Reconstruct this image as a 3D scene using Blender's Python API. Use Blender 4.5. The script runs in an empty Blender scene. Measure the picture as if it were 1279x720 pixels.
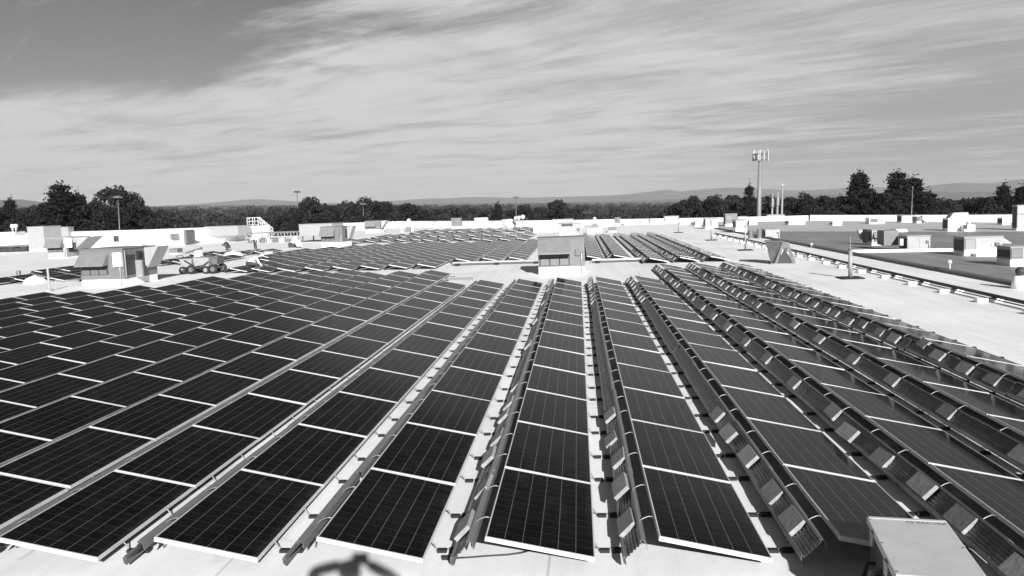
import bpy, math, random
import numpy as np
from mathutils import Matrix, Vector, Euler
random.seed(7); rng = np.random.default_rng(11)
sc = bpy.context.scene; COL = sc.collection
R = math.radians
# ------------------------------------------------------------------ camera solve (roof frame)
F_PX, PIT, YAW, ROLL = 1016.4, .1016, .0837, -.0356
CAM = np.array([.9114, -7.0274, 3.2927])
P, ZL, ZH, PW, S = 1.5559, .12, .3263, .98, 1.98     # row pitch, low / high edge, plan width, panel spacing
TILT = Matrix.Rotation(-R(1.62), 4, 'Y')             # the roof drains towards the left
_c, _s = math.cos(YAW), math.sin(YAW)
_fw = np.array([-_s, _c, 0]); _rt = np.array([_c, _s, 0]); _z = np.array([0, 0, 1.])
FWD = math.cos(PIT)*_fw - math.sin(PIT)*_z; UP0 = math.cos(PIT)*_z + math.sin(PIT)*_fw
RT = math.cos(ROLL)*_rt + math.sin(ROLL)*UP0; UP = -math.sin(ROLL)*_rt + math.cos(ROLL)*UP0
def ray(px, py): return FWD + (px-639.5)/F_PX*RT + (360-py)/F_PX*UP
def at(px, py, z=0.):
    d = ray(px, py); t = (z-CAM[2])/d[2]; return CAM + t*d
def onY(px, py, y):
    d = ray(px, py); t = (y-CAM[1])/d[1]; return CAM + t*d
def proj(p):
    d = np.asarray(p, float)-CAM; z = d@FWD
    return 639.5+F_PX*(d@RT)/z, 360-F_PX*(d@UP)/z, z
GK = math.tan(R(1.62))                  # the grey roof to the right is level again
def zroof(x): return -max(0., x-15.75)*GK
def at_grey(px, py):
    d = ray(px, py); t = -(CAM[2]+(CAM[0]-15.75)*GK)/(d[2]+GK*d[0]); return CAM + t*d
def mpp(px, py, z=0.): return (at(px, py, z)-CAM)@FWD/F_PX
T3 = np.array(TILT.to_3x3()); CAMW = T3@CAM

# ------------------------------------------------------------------ materials (the photograph is black and white)
def mat(name, v, rough=.6, metal=0., noise=0., nscale=6., bump=0., spec=.5, coat=0.):
    m = bpy.data.materials.new(name); m.use_nodes = True
    nt = m.node_tree; b = nt.nodes['Principled BSDF']
    b.inputs['Base Color'].default_value = (v, v, v, 1); b.inputs['Roughness'].default_value = rough
    b.inputs['Metallic'].default_value = metal; b.inputs['Specular IOR Level'].default_value = spec
    b.inputs['Coat Weight'].default_value = coat
    if noise or bump:
        tc = nt.nodes.new('ShaderNodeTexCoord'); n = nt.nodes.new('ShaderNodeTexNoise')
        n.inputs['Scale'].default_value = nscale; n.inputs['Detail'].default_value = 6; n.inputs['Roughness'].default_value = .62
        nt.links.new(tc.outputs['Object'], n.inputs['Vector'])
        if noise:
            mr = nt.nodes.new('ShaderNodeMapRange'); mr.inputs['From Min'].default_value = .3; mr.inputs['From Max'].default_value = .7
            mr.inputs['To Min'].default_value = v*(1-noise); mr.inputs['To Max'].default_value = min(.95, v*(1+noise))
            nt.links.new(n.outputs['Fac'], mr.inputs['Value']); nt.links.new(mr.outputs['Result'], b.inputs['Base Color'])
        if bump:
            bp = nt.nodes.new('ShaderNodeBump'); bp.inputs['Strength'].default_value = bump; bp.inputs['Distance'].default_value = .02
            nt.links.new(n.outputs['Fac'], bp.inputs['Height']); nt.links.new(bp.outputs['Normal'], b.inputs['Normal'])
    return m
class NT:
    def __init__(s, nt): s.nt = nt
    def n(s, t, **k):
        x = s.nt.nodes.new(t)
        for a, b in k.items(): setattr(x, a, b)
        return x
    def link(s, a, b): s.nt.links.new(a, b)
    def m(s, op, a, b=None, c=None, clamp=False):
        x = s.n('ShaderNodeMath', operation=op); x.use_clamp = clamp
        for i, v in enumerate((a, b, c)):
            if v is None: continue
            if hasattr(v, 'is_linked'): s.link(v, x.inputs[i])
            else: x.inputs[i].default_value = v
        return x.outputs[0]
    def ss(s, v, a, b, lo=0., hi=1.):
        x = s.n('ShaderNodeMapRange', interpolation_type='SMOOTHSTEP')
        s.link(v, x.inputs['Value'])
        for k, q in (('From Min', a), ('From Max', b), ('To Min', lo), ('To Max', hi)): x.inputs[k].default_value = q
        return x.outputs['Result']
    def noise(s, vec, scale, detail=5, rough=.55, dist=0.):
        x = s.n('ShaderNodeTexNoise'); x.inputs['Scale'].default_value = scale; x.inputs['Detail'].default_value = detail
        x.inputs['Roughness'].default_value = rough; x.inputs['Distortion'].default_value = dist
        s.link(vec, x.inputs['Vector']); return x.outputs['Fac']
    def mapping(s, vec, scale=(1, 1, 1), rot=(0, 0, 0), loc=(0, 0, 0)):
        x = s.n('ShaderNodeMapping'); s.link(vec, x.inputs['Vector'])
        x.inputs['Scale'].default_value = scale; x.inputs['Rotation'].default_value = rot; x.inputs['Location'].default_value = loc
        return x.outputs['Vector']

def mat_glass():
    m = bpy.data.materials.new('solar_cells'); m.use_nodes = True; N = NT(m.node_tree)
    b = m.node_tree.nodes['Principled BSDF']
    uv = N.n('ShaderNodeUVMap').outputs['UV']; sp = N.n('ShaderNodeSeparateXYZ'); N.link(uv, sp.inputs[0])
    def lines(c, n, wid):
        fr = N.m('FRACT', N.m('ADD', N.m('MULTIPLY', c, float(n)), .5))
        return N.m('LESS_THAN', N.m('ABSOLUTE', N.m('SUBTRACT', fr, .5)), wid)
    lu = lines(sp.outputs[0], 6, .020); lv = lines(sp.outputs[1], 12, .012)
    # three busbars per cell, along the row
    bb = lines(N.m('ADD', sp.outputs[0], 1/24.), 18, .016)
    oi = N.n('ShaderNodeObjectInfo').outputs['Random']
    tc = N.n('ShaderNodeTexCoord').outputs['Object']
    off = N.n('ShaderNodeVectorMath', operation='ADD'); N.link(tc, off.inputs[0])
    oc = N.n('ShaderNodeCombineXYZ'); N.link(N.m('MULTIPLY', oi, 91.), oc.inputs[0]); N.link(N.m('MULTIPLY', oi, 37.), oc.inputs[1]); N.link(oc.outputs[0], off.inputs[1])
    pc = off.outputs[0]
    cu_ = N.m('FLOOR', N.m('MULTIPLY', sp.outputs[0], 6.)); cw_ = N.m('FLOOR', N.m('MULTIPLY', sp.outputs[1], 12.))
    wn = N.n('ShaderNodeTexWhiteNoise', noise_dimensions='3D'); c3 = N.n('ShaderNodeCombineXYZ'); N.link(cu_, c3.inputs[0]); N.link(cw_, c3.inputs[1]); N.link(N.m('MULTIPLY', oi, 100.), c3.inputs[2]); N.link(c3.outputs[0], wn.inputs['Vector'])
    cell = N.m('ADD', N.m('ADD', .0015, N.m('MULTIPLY', wn.outputs['Value'], .0035)), N.m('MULTIPLY', oi, .003))
    dust = N.noise(N.mapping(pc, (1, .35, 1)), 4.0, 7, .7)
    drift = N.m('MULTIPLY', N.ss(sp.outputs[0], .90, 1.0), N.ss(N.noise(pc, 2.2, 5, .7), .35, .75, 0., .022))      # dirt gathered along the low edge
    drop = N.m('MULTIPLY', N.ss(N.noise(pc, 13., 2, .5), .79, .82), .18)
    v = N.m('ADD', cell, N.m('ADD', N.m('MULTIPLY', lu, .095), N.m('ADD', N.m('MULTIPLY', lv, .045), N.m('MULTIPLY', bb, .008))))
    v = N.m('ADD', v, N.m('ADD', N.ss(dust, .45, .85, 0., .010), N.m('ADD', drift, drop)))
    N.link(v, b.inputs['Base Color']); b.inputs['Roughness'].default_value = .8; b.inputs['Specular IOR Level'].default_value = 0.
    gl = N.n('ShaderNodeBsdfGlossy'); gl.inputs['Color'].default_value = (.92, .92, .92, 1)
    N.link(N.ss(dust, .3, .8, .07, .17), gl.inputs['Roughness'])
    bp = N.n('ShaderNodeBump'); bp.inputs['Strength'].default_value = .05; bp.inputs['Distance'].default_value = .02
    N.link(N.noise(pc, 1.3, 2), bp.inputs['Height']); N.link(bp.outputs['Normal'], gl.inputs['Normal'])
    fr = N.n('ShaderNodeFresnel'); fr.inputs['IOR'].default_value = 1.30
    ms = N.n('ShaderNodeMixShader'); N.link(N.m('MULTIPLY', fr.outputs[0], .55), ms.inputs[0]); N.link(b.outputs[0], ms.inputs[1]); N.link(gl.outputs[0], ms.inputs[2])
    N.link(ms.outputs[0], m.node_tree.nodes['Material Output'].inputs['Surface'])
    return m
def mat_roof(name, base, lo, sheet, seam):
    m = bpy.data.materials.new(name); m.use_nodes = True; N = NT(m.node_tree)
    b = m.node_tree.nodes['Principled BSDF']; tc = N.n('ShaderNodeTexCoord').outputs['Object']
    sp = N.n('ShaderNodeSeparateXYZ'); N.link(tc, sp.inputs[0])
    big = N.noise(N.mapping(tc, (.35, .22, 1)), 1., 5, .6); fine = N.noise(tc, 9., 6, .7)
    streak = N.noise(N.mapping(tc, (1.6, .12, 1)), 1.3, 5, .65)
    spots = N.ss(N.noise(tc, 2.3, 3, .5), .66, .74, 0., 1.)
    wob = N.m('MULTIPLY', N.noise(tc, .7, 2), .05)
    fx = N.m('FRACT', N.m('ADD', N.m('MULTIPLY', N.m('ADD', sp.outputs[0], wob), 1/sheet), .31))
    sm = N.m('LESS_THAN', N.m('ABSOLUTE', N.m('SUBTRACT', fx, .5)), .014/sheet)
    fy = N.m('FRACT', N.m('ADD', N.m('MULTIPLY', N.m('ADD', sp.outputs[1], wob), 1/15.3), .1))
    sm2 = N.m('LESS_THAN', N.m('ABSOLUTE', N.m('SUBTRACT', fy, .5)), .0012)
    v = N.m('ADD', N.ss(big, .3, .7, base-lo, base+lo*.4), N.ss(fine, .25, .75, -lo*.35, lo*.35))
    v = N.m('ADD', v, N.ss(streak, .35, .7, lo*.3, -lo*.7))
    v = N.m('SUBTRACT', v, N.m('MULTIPLY', N.m('MAXIMUM', sm, sm2), seam))
    v = N.m('SUBTRACT', v, N.m('MULTIPLY', spots, lo*.8))
    vor = N.n('ShaderNodeTexVoronoi', distance='CHEBYCHEV'); vor.inputs['Scale'].default_value = .42; N.link(tc, vor.inputs['Vector'])
    ring = N.m('MULTIPLY', N.m('LESS_THAN', N.m('ABSOLUTE', N.m('SUBTRACT', vor.outputs['Distance'], .17)), .012), N.m('GREATER_THAN', N.noise(tc, .23, 1), .56))
    v = N.m('SUBTRACT', v, N.m('MULTIPLY', ring, seam*.6))
    pond = N.noise(N.mapping(tc, (.5, .3, 1)), .9, 3, .5); edge_ = N.ss(N.m('ABSOLUTE', N.m('SUBTRACT', pond, .60)), 0., .012, lo*.9, 0.)
    v = N.m('SUBTRACT', v, edge_)
    N.link(v, b.inputs['Base Color']); b.inputs['Roughness'].default_value = .55
    bp = N.n('ShaderNodeBump'); bp.inputs['Strength'].default_value = .25; bp.inputs['Distance'].default_value = .01
    N.link(N.m('ADD', N.noise(tc, 3., 5), N.m('MULTIPLY', sm, .5)), bp.inputs['Height']); N.link(bp.outputs['Normal'], b.inputs['Normal'])
    return m
def mat_leaf(name, a, b_):
    m = bpy.data.materials.new(name); m.use_nodes = True; N = NT(m.node_tree); b = m.node_tree.nodes['Principled BSDF']
    tc = N.n('ShaderNodeTexCoord').outputs['Object']; oi = N.n('ShaderNodeObjectInfo').outputs['Random']
    v = N.ss(N.noise(tc, .9, 4, .7), .3, .7, a, b_)
    N.link(N.m('MULTIPLY', v, N.m('ADD', .75, N.m('MULTIPLY', oi, .5))), b.inputs['Base Color'])
    b.inputs['Roughness'].default_value = .7; b.inputs['Specular IOR Level'].default_value = .08
    return m
M = dict(
    glass=mat_glass(), roof=mat_roof('white_membrane', .89, .09, 3.05, .22), dark_roof=mat_roof('grey_membrane', .25, .05, 3.05, .05),
    pale_roof=mat_roof('pale_grey_membrane', .50, .04, 3.05, .05),
    frame=mat('anodised_aluminium', .62, .38, .15, .05, 30), galv=mat('galvanised_steel', .16, .40, .65, .35, 16, .10),
    galv_light=mat('bright_galvanised_steel', .42, .4, .5, .2, 30), block=mat('concrete_block', .30, .9, 0, .18, 14, .3),
    rail=mat('rail_aluminium', .19, .45, .3, .1, 20), rod=mat('zinc_rod', .22, .4, .5), rubber=mat('black_rubber', .015, .85), cable=mat('black_cable', .02, .6),
    unit=mat('weathered_grey_paint', .155, .5, 0, .10, 2.2, .04), unit_pale=mat('pale_beige_paint', .33, .5, 0, .08, 2., .04),
    unit_mid=mat('mid_grey_paint', .14, .55, 0, .12, 2.), unit_top=mat('hood_grey_paint', .19, .5, 0, .12, 3.),
    white=mat('white_paint', .80, .5, 0, .05, 3.), curb=mat('white_curb_flashing', .82, .6, 0, .05, 2.5, .1),
    dark=mat('dark_louvre_and_shade', .035, .6, 0, .3, 8), coil=mat('condenser_coil', .06, .5, .3, .3, 40), grille=mat('louvre_slat', .16, .5, .3),  # dark also paints shade on unit sides and under intake hoods
    steel=mat('dull_steel', .22, .5, .6, .2, 10), pipe=mat('dark_pipe', .05, .55), tower=mat('tower_steel', .22, .6, .2, .15, .8), pole=mat('weathered_galvanised_pole', .30, .6, .2, .15, 1.2),
    wall=mat('white_parapet_flashing', .80, .6, 0, .05, .6, .05), coping=mat('metal_coping', .55, .4, .4),
    inverter=mat('grey_powder_coat', .50, .55, 0, .09, 5., .03), inverter_edge=mat('light_powder_coat_edge', .62, .45),
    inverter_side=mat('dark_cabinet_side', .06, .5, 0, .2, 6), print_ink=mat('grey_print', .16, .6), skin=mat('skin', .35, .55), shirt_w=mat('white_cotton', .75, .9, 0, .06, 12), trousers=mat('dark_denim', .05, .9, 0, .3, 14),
    hat=mat('white_plastic', .8, .35), darkcloth=mat('dark_cloth', .03, .9), tarp=mat('white_tarpaulin', .78, .5, 0, .08, 3, .6),
    wood=mat('weathered_timber', .22, .85, 0, .3, 9, .2), tyre=mat('tyre_rubber', .02, .8), bark=mat('bark', .07, .9, 0, .4, 5, .5),
    leaf=mat_leaf('broadleaf_foliage', .012, .036), needle=mat_leaf('pine_needles', .010, .030), forest=mat_leaf('far_forest_foliage', .016, .036),
    ground=mat('grassland', .07, .95, 0, .4, .02), hill=mat('wooded_hill', .075, .95, 0, .45, .012), screen=mat('black_glass', .02, .1))

# ------------------------------------------------------------------ mesh builder
class MB:
    def __init__(s): s.v = []; s.f = []; s.uv = None
    def add(s, vs, fs):
        o = len(s.v); s.v += [tuple(map(float, q)) for q in vs]; s.f += [tuple(i+o for i in f) for f in fs]; return s
    def hexa(s, b, t): # bottom 4 (ccw from above), top 4
        return s.add(list(b)+list(t), [(3, 2, 1, 0), (4, 5, 6, 7), (0, 1, 5, 4), (1, 2, 6, 5), (2, 3, 7, 6), (3, 0, 4, 7)])
    def box(s, x0, x1, y0, y1, z0, z1):
        q = [(x0, y0), (x1, y0), (x1, y1), (x0, y1)]
        return s.hexa([(a, b, z0) for a, b in q], [(a, b, z1) for a, b in q])
    def prism_x(s, poly, x0, x1): # poly in (y, z)
        n = len(poly); vs = [(x0, a, b) for a, b in poly]+[(x1, a, b) for a, b in poly]
        return s.add(vs, [tuple(range(n)), tuple(range(2*n-1, n-1, -1))]+[((i+1) % n, i, n+i, n+(i+1) % n) for i in range(n)])
    def prism_y(s, poly, y0, y1): # poly in (x, z)
        n = len(poly); vs = [(a, y0, b) for a, b in poly]+[(a, y1, b) for a, b in poly]
        return s.add(vs, [tuple(range(n)), tuple(range(2*n-1, n-1, -1))]+[((i+1) % n, i, n+i, n+(i+1) % n) for i in range(n)])
    def tube(s, pts, r, seg=6, r1=None, cap=True):
        pts = [Vector(p) for p in pts]; n = len(pts); rings = []
        for i, p in enumerate(pts):
            d = (pts[min(i+1, n-1)]-pts[max(i-1, 0)]).normalized()
            a = d.orthogonal().normalized() if abs(d.z) < .95 else Vector((1, 0, 0))
            if abs(d.z) < .95: a = d.cross(Vector((0, 0, 1))).normalized()
            b = d.cross(a).normalized(); a = b.cross(d).normalized()
            rr = r if r1 is None else r+(r1-r)*i/max(n-1, 1)
            rings.append([p+a*rr*math.cos(2*math.pi*k/seg)+b*rr*math.sin(2*math.pi*k/seg) for k in range(seg)])
        vs = [q for rg in rings for q in rg]; fs = []
        for i in range(n-1):
            for k in range(seg):
                fs.append((i*seg+k, i*seg+(k+1) % seg, (i+1)*seg+(k+1) % seg, (i+1)*seg+k))
        if cap: fs += [tuple(range(seg-1, -1, -1)), tuple((n-1)*seg+k for k in range(seg))]
        return s.add(vs, fs)
    def cyl(s, x, y, z0, z1, r, seg=16, r1=None): return s.tube([(x, y, z0), (x, y, z1)], r, seg, r1)
    def ball(s, c, r, seg=12, sq=(1, 1, 1)):
        rows = seg//2; vs = []; fs = []
        for i in range(rows+1):
            t = math.pi*i/rows
            for k in range(seg):
                p = 2*math.pi*k/seg; vs.append((c[0]+r*sq[0]*math.sin(t)*math.cos(p), c[1]+r*sq[1]*math.sin(t)*math.sin(p), c[2]+r*sq[2]*math.cos(t)))
        for i in range(rows):
            for k in range(seg): fs.append((i*seg+k, (i+1)*seg+k, (i+1)*seg+(k+1) % seg, i*seg+(k+1) % seg))
        return s.add(vs, fs)
    def mesh(s, name, m, smooth=False):
        me = bpy.data.meshes.new(name); me.from_pydata(s.v, [], s.f); me.materials.append(m)
        if s.uv is not None:
            l = me.uv_layers.new(name='UVMap'); l.data.foreach_set('uv', np.asarray(s.uv, 'f').ravel())
        if smooth: me.polygons.foreach_set('use_smooth', [True]*len(me.polygons))
        me.update(); return me
def part(name, mb, m, parent=None, smooth=False, bev=0., label=None):
    me = mb if isinstance(mb, bpy.types.Mesh) else mb.mesh(name, m, smooth)
    o = bpy.data.objects.new(name, me); COL.objects.link(o)
    if parent: o.parent = parent
    if label: o['label'] = label
    if bev:
        b = o.modifiers.new('bevel', 'BEVEL'); b.width = bev; b.segments = 2; b.limit_method = 'ANGLE'
    return o
def tag(o, label, cat, group=None, kind=None):
    o['label'] = label; o['category'] = cat
    if group: o['group'] = group
    if kind: o['kind'] = kind
    return o
def thing(name, label, cat, x=0, y=0, z=0, rz=0, group=None, roof=True):
    o = bpy.data.objects.new(name, None); o.empty_display_size = .2; COL.objects.link(o)
    mw = Matrix.Translation((x, y, z)) @ Matrix.Rotation(rz, 4, 'Z')
    o.matrix_world = (TILT @ mw) if roof else mw
    return tag(o, label, cat, group)
def solid(name, mb, m, label, cat, group=None, roof=True, smooth=False, bev=0.):
    o = part(name, mb, m, None, smooth, bev)
    if roof: o.matrix_world = TILT.copy()
    return tag(o, label, cat, group)
def struct(name, mb, m, roof=True):
    o = part(name, mb, m); o['kind'] = 'structure'
    if roof: o.matrix_world = TILT.copy()
    return o

# ------------------------------------------------------------------ solar panel parts (local: x=0 high edge, y=0 near end, z=0 roof)
PL = 1.95
SL = math.hypot(PW, ZH-ZL); CX, CZ = PW/SL, -(ZH-ZL)/SL; NX, NZ = -CZ, CX     # slope dir, normal
def sp_(u, v, n=0.): return (u*CX+n*NX, v, ZH+u*CZ+n*NZ)
def slab(mb, u0, u1, v0, v1, n0, n1):
    q = [(u0, v0), (u1, v0), (u1, v1), (u0, v1)]
    return mb.hexa([sp_(a, b, n0) for a, b in q], [sp_(a, b, n1) for a, b in q])
def frame_mb(mb, dx=0, dy=0, dz=0):
    o = len(mb.v)
    slab(mb, 0, SL, 0, .017, -.042, 0); slab(mb, 0, SL, PL-.017, PL, -.042, 0)
    slab(mb, 0, .011, .017, PL-.017, -.042, 0); slab(mb, SL-.011, SL, .017, PL-.017, -.042, 0)
    for i in range(o, len(mb.v)): a = mb.v[i]; mb.v[i] = (a[0]+dx, a[1]+dy, a[2]+dz)
    return mb
def glass_mb(mb=None, dx=0, dy=0, dz=0):
    mb = mb or MB(); mb.uv = mb.uv or []
    q = [(.011, .017), (SL-.011, .017), (SL-.011, PL-.017), (.011, PL-.017)]
    vs = [sp_(a, b, -.004) for a, b in q]+[sp_(a, b, -.030) for a, b in q]
    mb.add([(a+dx, b+dy, c+dz) for a, b, c in vs], [(0, 1, 2, 3), (7, 6, 5, 4)])
    mb.uv += [(0, 0), (1, 0), (1, 1), (0, 1)]+[(.07, .03)]*4
    return mb
D0, D1 = (-.300, .118), (-.160, .258)       # lower and upper edge of the ribbed sheet (x, z)
DNX, DNZ = -.707, .707
def dq(t, h): return (D0[0]+(D1[0]-D0[0])*t+DNX*h, D0[1]+(D1[1]-D0[1])*t+DNZ*h)
def strip_mb(mb, prof, L, dx=0, dy=0, dz=0, th=.004):
    for (a, b), (c, d) in zip(prof[:-1], prof[1:]):
        l = math.hypot(c-a, d-b) or 1; ex, ez = (d-b)/l*th, -(c-a)/l*th
        mb.add([(a+dx, dy, b+dz), (c+dx, dy, d+dz), (c+dx, L+dy, d+dz), (a+dx, L+dy, b+dz),
                (a+ex+dx, dy, b+ez+dz), (c+ex+dx, dy, d+ez+dz), (c+ex+dx, L+dy, d+ez+dz), (a+ex+dx, L+dy, b+ez+dz)],
               [(3, 2, 1, 0), (4, 5, 6, 7), (0, 1, 5, 4), (2, 3, 7, 6), (1, 2, 6, 5), (3, 0, 4, 7)])
    return mb
LOWRAIL = [(-.300, .052), (-.326, .075), dq(-.10, .028), dq(.0, .030), dq(.012, .002)]
UPRAIL = [dq(.985, .002), dq(1.0, .030), dq(1.12, .030), (-.120, .262), (-.112, .20)]
def defl_mb(mb=None, L=S, dx=0, dy=0, dz=0, ridges=5, rails=True):
    mb = mb or MB(); prof = [dq(.012, 0)]
    for i in range(ridges):
        a, b = (i+.3)/ridges, (i+.7)/ridges
        for t, h in ((a-.03, 0), (a, .010), (b, .010), (b+.03, 0)): prof.append(dq(t, h))
    prof.append(dq(.985, 0))
    if rails: prof = LOWRAIL[:-1]+prof+UPRAIL[1:]
    return strip_mb(mb, prof, L, dx, dy, dz)
def block_mb(mb, y, dx=0, dy=0, dz=0, ln=.42):
    pr = [(x_+dx, z_+dz) for x_, z_ in (dq(.02, .012), dq(.97, .012), dq(.97, .056), dq(.02, .056))]
    return mb.prism_y(pr[::-1], y+dy, y+ln+dy)
PADS = (.23*S, .67*S)
def rod_mb(y):
    mb = MB()
    mb.tube([(.90, y, .108), (.965, y, .095), (.99, y, .06), (1.015, y, .022), (1.05, y, .010), (1.12, y, .009), (P-.30, y, .009)], .0075, 6)
    return mb
def arm_mb(y):
    mb = MB(); mb.tube([(-.19, y+.03, .012), (-.165, y+.03, .20), (-.145, y+.03, .275), (-.10, y+.035, .300), (-.05, y+.05, .312), (.02, y+.05, .296)], .0065, 6)
    return mb
def pad_mb(y):
    mb = MB(); mb.box(1.035, 1.125, y-.075, y-.015, 0.001, .030); mb.box(P-.40, P-.29, y-.075, y-.01, 0.001, .035)
    return mb
MESH = dict(frame=frame_mb(MB()).mesh('frame', M['frame']), glass=glass_mb().mesh('solar_cells', M['glass']),
            defl=defl_mb().mesh('wind_deflector', M['galv']), sheet=defl_mb(rails=False).mesh('wind_deflector', M['galv']),
            low=strip_mb(MB(), LOWRAIL, S).mesh('lower_rail', M['rail']), up=strip_mb(MB(), UPRAIL, S).mesh('upper_rail', M['rail']),
            blk=[block_mb(MB(), y).mesh('ballast_block', M['block']) for y in (.42, 1.30)],
            rod=[rod_mb(y).mesh('support_rod', M['rod'], True) for y in PADS], arm=[arm_mb(y).mesh('rear_arm', M['rod'], True) for y in PADS], pad=[pad_mb(y).mesh('rubber_pad', M['rubber']) for y in PADS])
ORD = ['first', 'second', 'third', 'fourth', 'fifth', 'sixth', 'seventh', 'eighth', 'ninth', 'tenth', 'eleventh', 'twelfth', 'thirteenth', 'fourteenth',
       'fifteenth', 'sixteenth', 'seventeenth', 'eighteenth', 'nineteenth', 'twentieth']
def rowname(r):
    if r == 5: return 'outermost right row beside the white walkway'
    if r == 4: return 'second row right of the grey inverter'
    if r == 3: return 'first row right of the grey inverter'
    if r == 2: return 'row right behind the grey inverter'
    if r == 1: return "second row right of the photographer's shadow"
    if r == 0: return "first row right of the photographer's shadow"
    if r == -1: return "row right behind the photographer's shadow"
    return "%s row left of the photographer's shadow" % ORD[-r-2]
ROW_END = {5: 16, 4: 16, 3: 16, 2: 13, 1: 13, 0: 13, -1: 13, -2: 13, -3: 13, -4: 16, -5: 16, -6: 16, -7: 17, -8: 17, -9: 17, -10: 17, -11: 16, -12: 14, -13: 13, -14: 13, -15: 12, -16: 11}
def nblocks(r, k):
    n = ROW_END[r]
    if r == 5: return 2
    if r == 4: return 1 if k < 8 else 2
    if r == 3: return 2 if (k < 2 or k > 8) else 1
    if r in (1, 2): return 2 if (k < 2 or k > n-5) else (1 if k == 2 else 0)
    return 2 if (k < 3 or k > n-3) else k % 2
cands = []
def pbox(x, y):
    q = [proj((x+a, y+b, z)) for a, z in ((0, ZH), (PW, ZL)) for b in (0, PL)]
    return min(a[0] for a in q), max(a[0] for a in q), min(a[1] for a in q), max(a[1] for a in q), min(a[2] for a in q)
for r, n in ROW_END.items():
    for k in range(-1 if r > 2 else 0, n):
        x, y = r*P, k*S
        b = pbox(x, y)
        if b[4] < 2 or b[1] < -20 or b[0] > 1330 or b[2] > 760: continue
        cands.append((b[4], 'A', r, k, x, y))
# far block (rows behind the walkway) and the two blocks beyond it
FAR = {}
for r in range(-10, -4): FAR[r] = (36.2, 14 if r > -8 else 15, r*P)
for r in (-4, -3, -2): FAR[r] = (39.7, 12, r*P)
for r in (-14, -13, -12, -11): FAR[r] = ({-11: 36.5, -12: 37.2, -13: 45.5, -14: 49.5}[r], {-11: 14, -12: 13, -13: 8, -14: 5}[r], r*P)
for r, x in ((1, 1.35), (2, 2.85)): FAR[r] = (38.6, 17, x)
for r, x in ((3, 4.55), (4, 6.1), (5, 7.65)): FAR[r] = (35.4, 18, x)
rest = []
for r, (y0, n, x) in FAR.items():
    for k in range(n): cands.append((proj((x, y0+k*S, ZH))[2], 'B', r, k, x, y0+k*S))
for j, (y0, n) in enumerate(((70.5, 3), (79.5, 4), (93., 5))):
    for r in range(-15+j, -2): rest.append((r, 0, r*P, y0+(2.2 if r < -9 else 0)-(4. if r > -6 and j < 2 else 0), n))
for (px, py, n, m_) in ((0, 357, 3, 3), (62, 344, 2, 3), (202, 333, 3, 3), (255, 322, 2, 4)):
    q = at(px, py)
    for i in range(m_): rest.append((0, 0, q[0]-1+i*P, q[1]+i*.4, n))
cands.sort(key=lambda c: c[0])
for d, blk, r, k, x, y in cands[:300]:
    end = ROW_END[r] if blk == 'A' else FAR[r][1]
    if blk == 'A':
        if -3 <= r <= 2: pos = ORD[k]+' from the near end,'
        else: pos = ORD[end-1-k]+' from the far end,'
        lab = 'black solar panel, %s %s' % (pos, rowname(r))
    else:
        rr = ("%s row left of" % ORD[-r-2]) if r < 0 else ("%s row right of" % ORD[r-1])
        lab = 'small far black panel, %s in its row, %s the hooded centre unit' % (ORD[k], rr)
    if k == 0 and blk == 'A' and r == -1: lab = "black solar panel with white end frame right behind the photographer's shadow"
    t = thing('solar_panel', lab, 'solar panel', x, y, 0, 0, 'solar panels in the near array' if blk == 'A' else 'solar panels beyond the cross walkway')
    jit = Matrix.Rotation(R(random.gauss(0, .06)), 4, 'X') @ Matrix.Rotation(R(random.gauss(0, .22)), 4, 'Y')
    g = part('solar_cells', MESH['glass'], None, t); f = part('frame', MESH['frame'], None, t)
    pv = Matrix.Translation((0, 0, ZH)) @ jit @ Matrix.Translation((0, 0, -ZH)); g.matrix_local = pv; f.matrix_local = pv
    df = part('wind_deflector', MESH['sheet' if d < 22 else 'defl'], None, t); df.location = (random.gauss(0, .006), random.gauss(0, .004), random.uniform(-.004, .004)); df.rotation_euler = (random.gauss(0, .002), random.gauss(0, .02), random.gauss(0, .003))
    if d < 22:
        part('lower_rail', MESH['low'], None, df); part('upper_rail', MESH['up'], None, df)
    if r >= -3 or k < 3:
        for i in ([], [0], [0, 1])[(nblocks(r, k) if r >= 0 else 0) if blk == 'A' else 2]:
            b = part('ballast_block', MESH['blk'][i], None, df); b.location = (random.uniform(-.006, .004), random.uniform(-.09, .09), random.uniform(0, .006)); b.rotation_euler = (random.gauss(0, .02), 0, random.gauss(0, .03))
    if d < 30:
        for i in (0, 1):
            rd = part('support_rod', MESH['rod'][i], None, t)
            part('rubber_pad', MESH['pad'][i], None, rd); part('rear_arm', MESH['arm'][i], None, t)
    elif blk == 'A':
        part('rubber_pad', MESH['pad'][0], None, t); part('rubber_pad', MESH['pad'][1], None, t)
# the rest of the panels, too many and too small to keep apart
fg, ff, fd, fb = MB(), MB(), MB(), MB()
def far_panel(x, y, blocks):
    glass_mb(fg, x, y); frame_mb(ff, x, y); defl_mb(fd, S, x, y, 0, 2)
    for b in (.42, 1.30)[:blocks]: block_mb(fb, b, x, y)
for d, blk, r, k, x, y in cands[300:]: far_panel(x, y, 2)
for r, _, x, y, n in rest:
    for k in range(n): far_panel(x, y+k*S, 1)
far = part('far_solar_array', fg, M['glass']); far.matrix_world = TILT.copy()
tag(far, 'far rows of small solar panels beyond the cross walkway', 'solar panels', None, 'stuff')
for nm, mb, m in (('frame', ff, 'frame'), ('wind_deflector', fd, 'galv'), ('ballast_block', fb, 'block')):
    o = part(nm, mb, M[m], far); o['kind'] = 'stuff'

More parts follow.
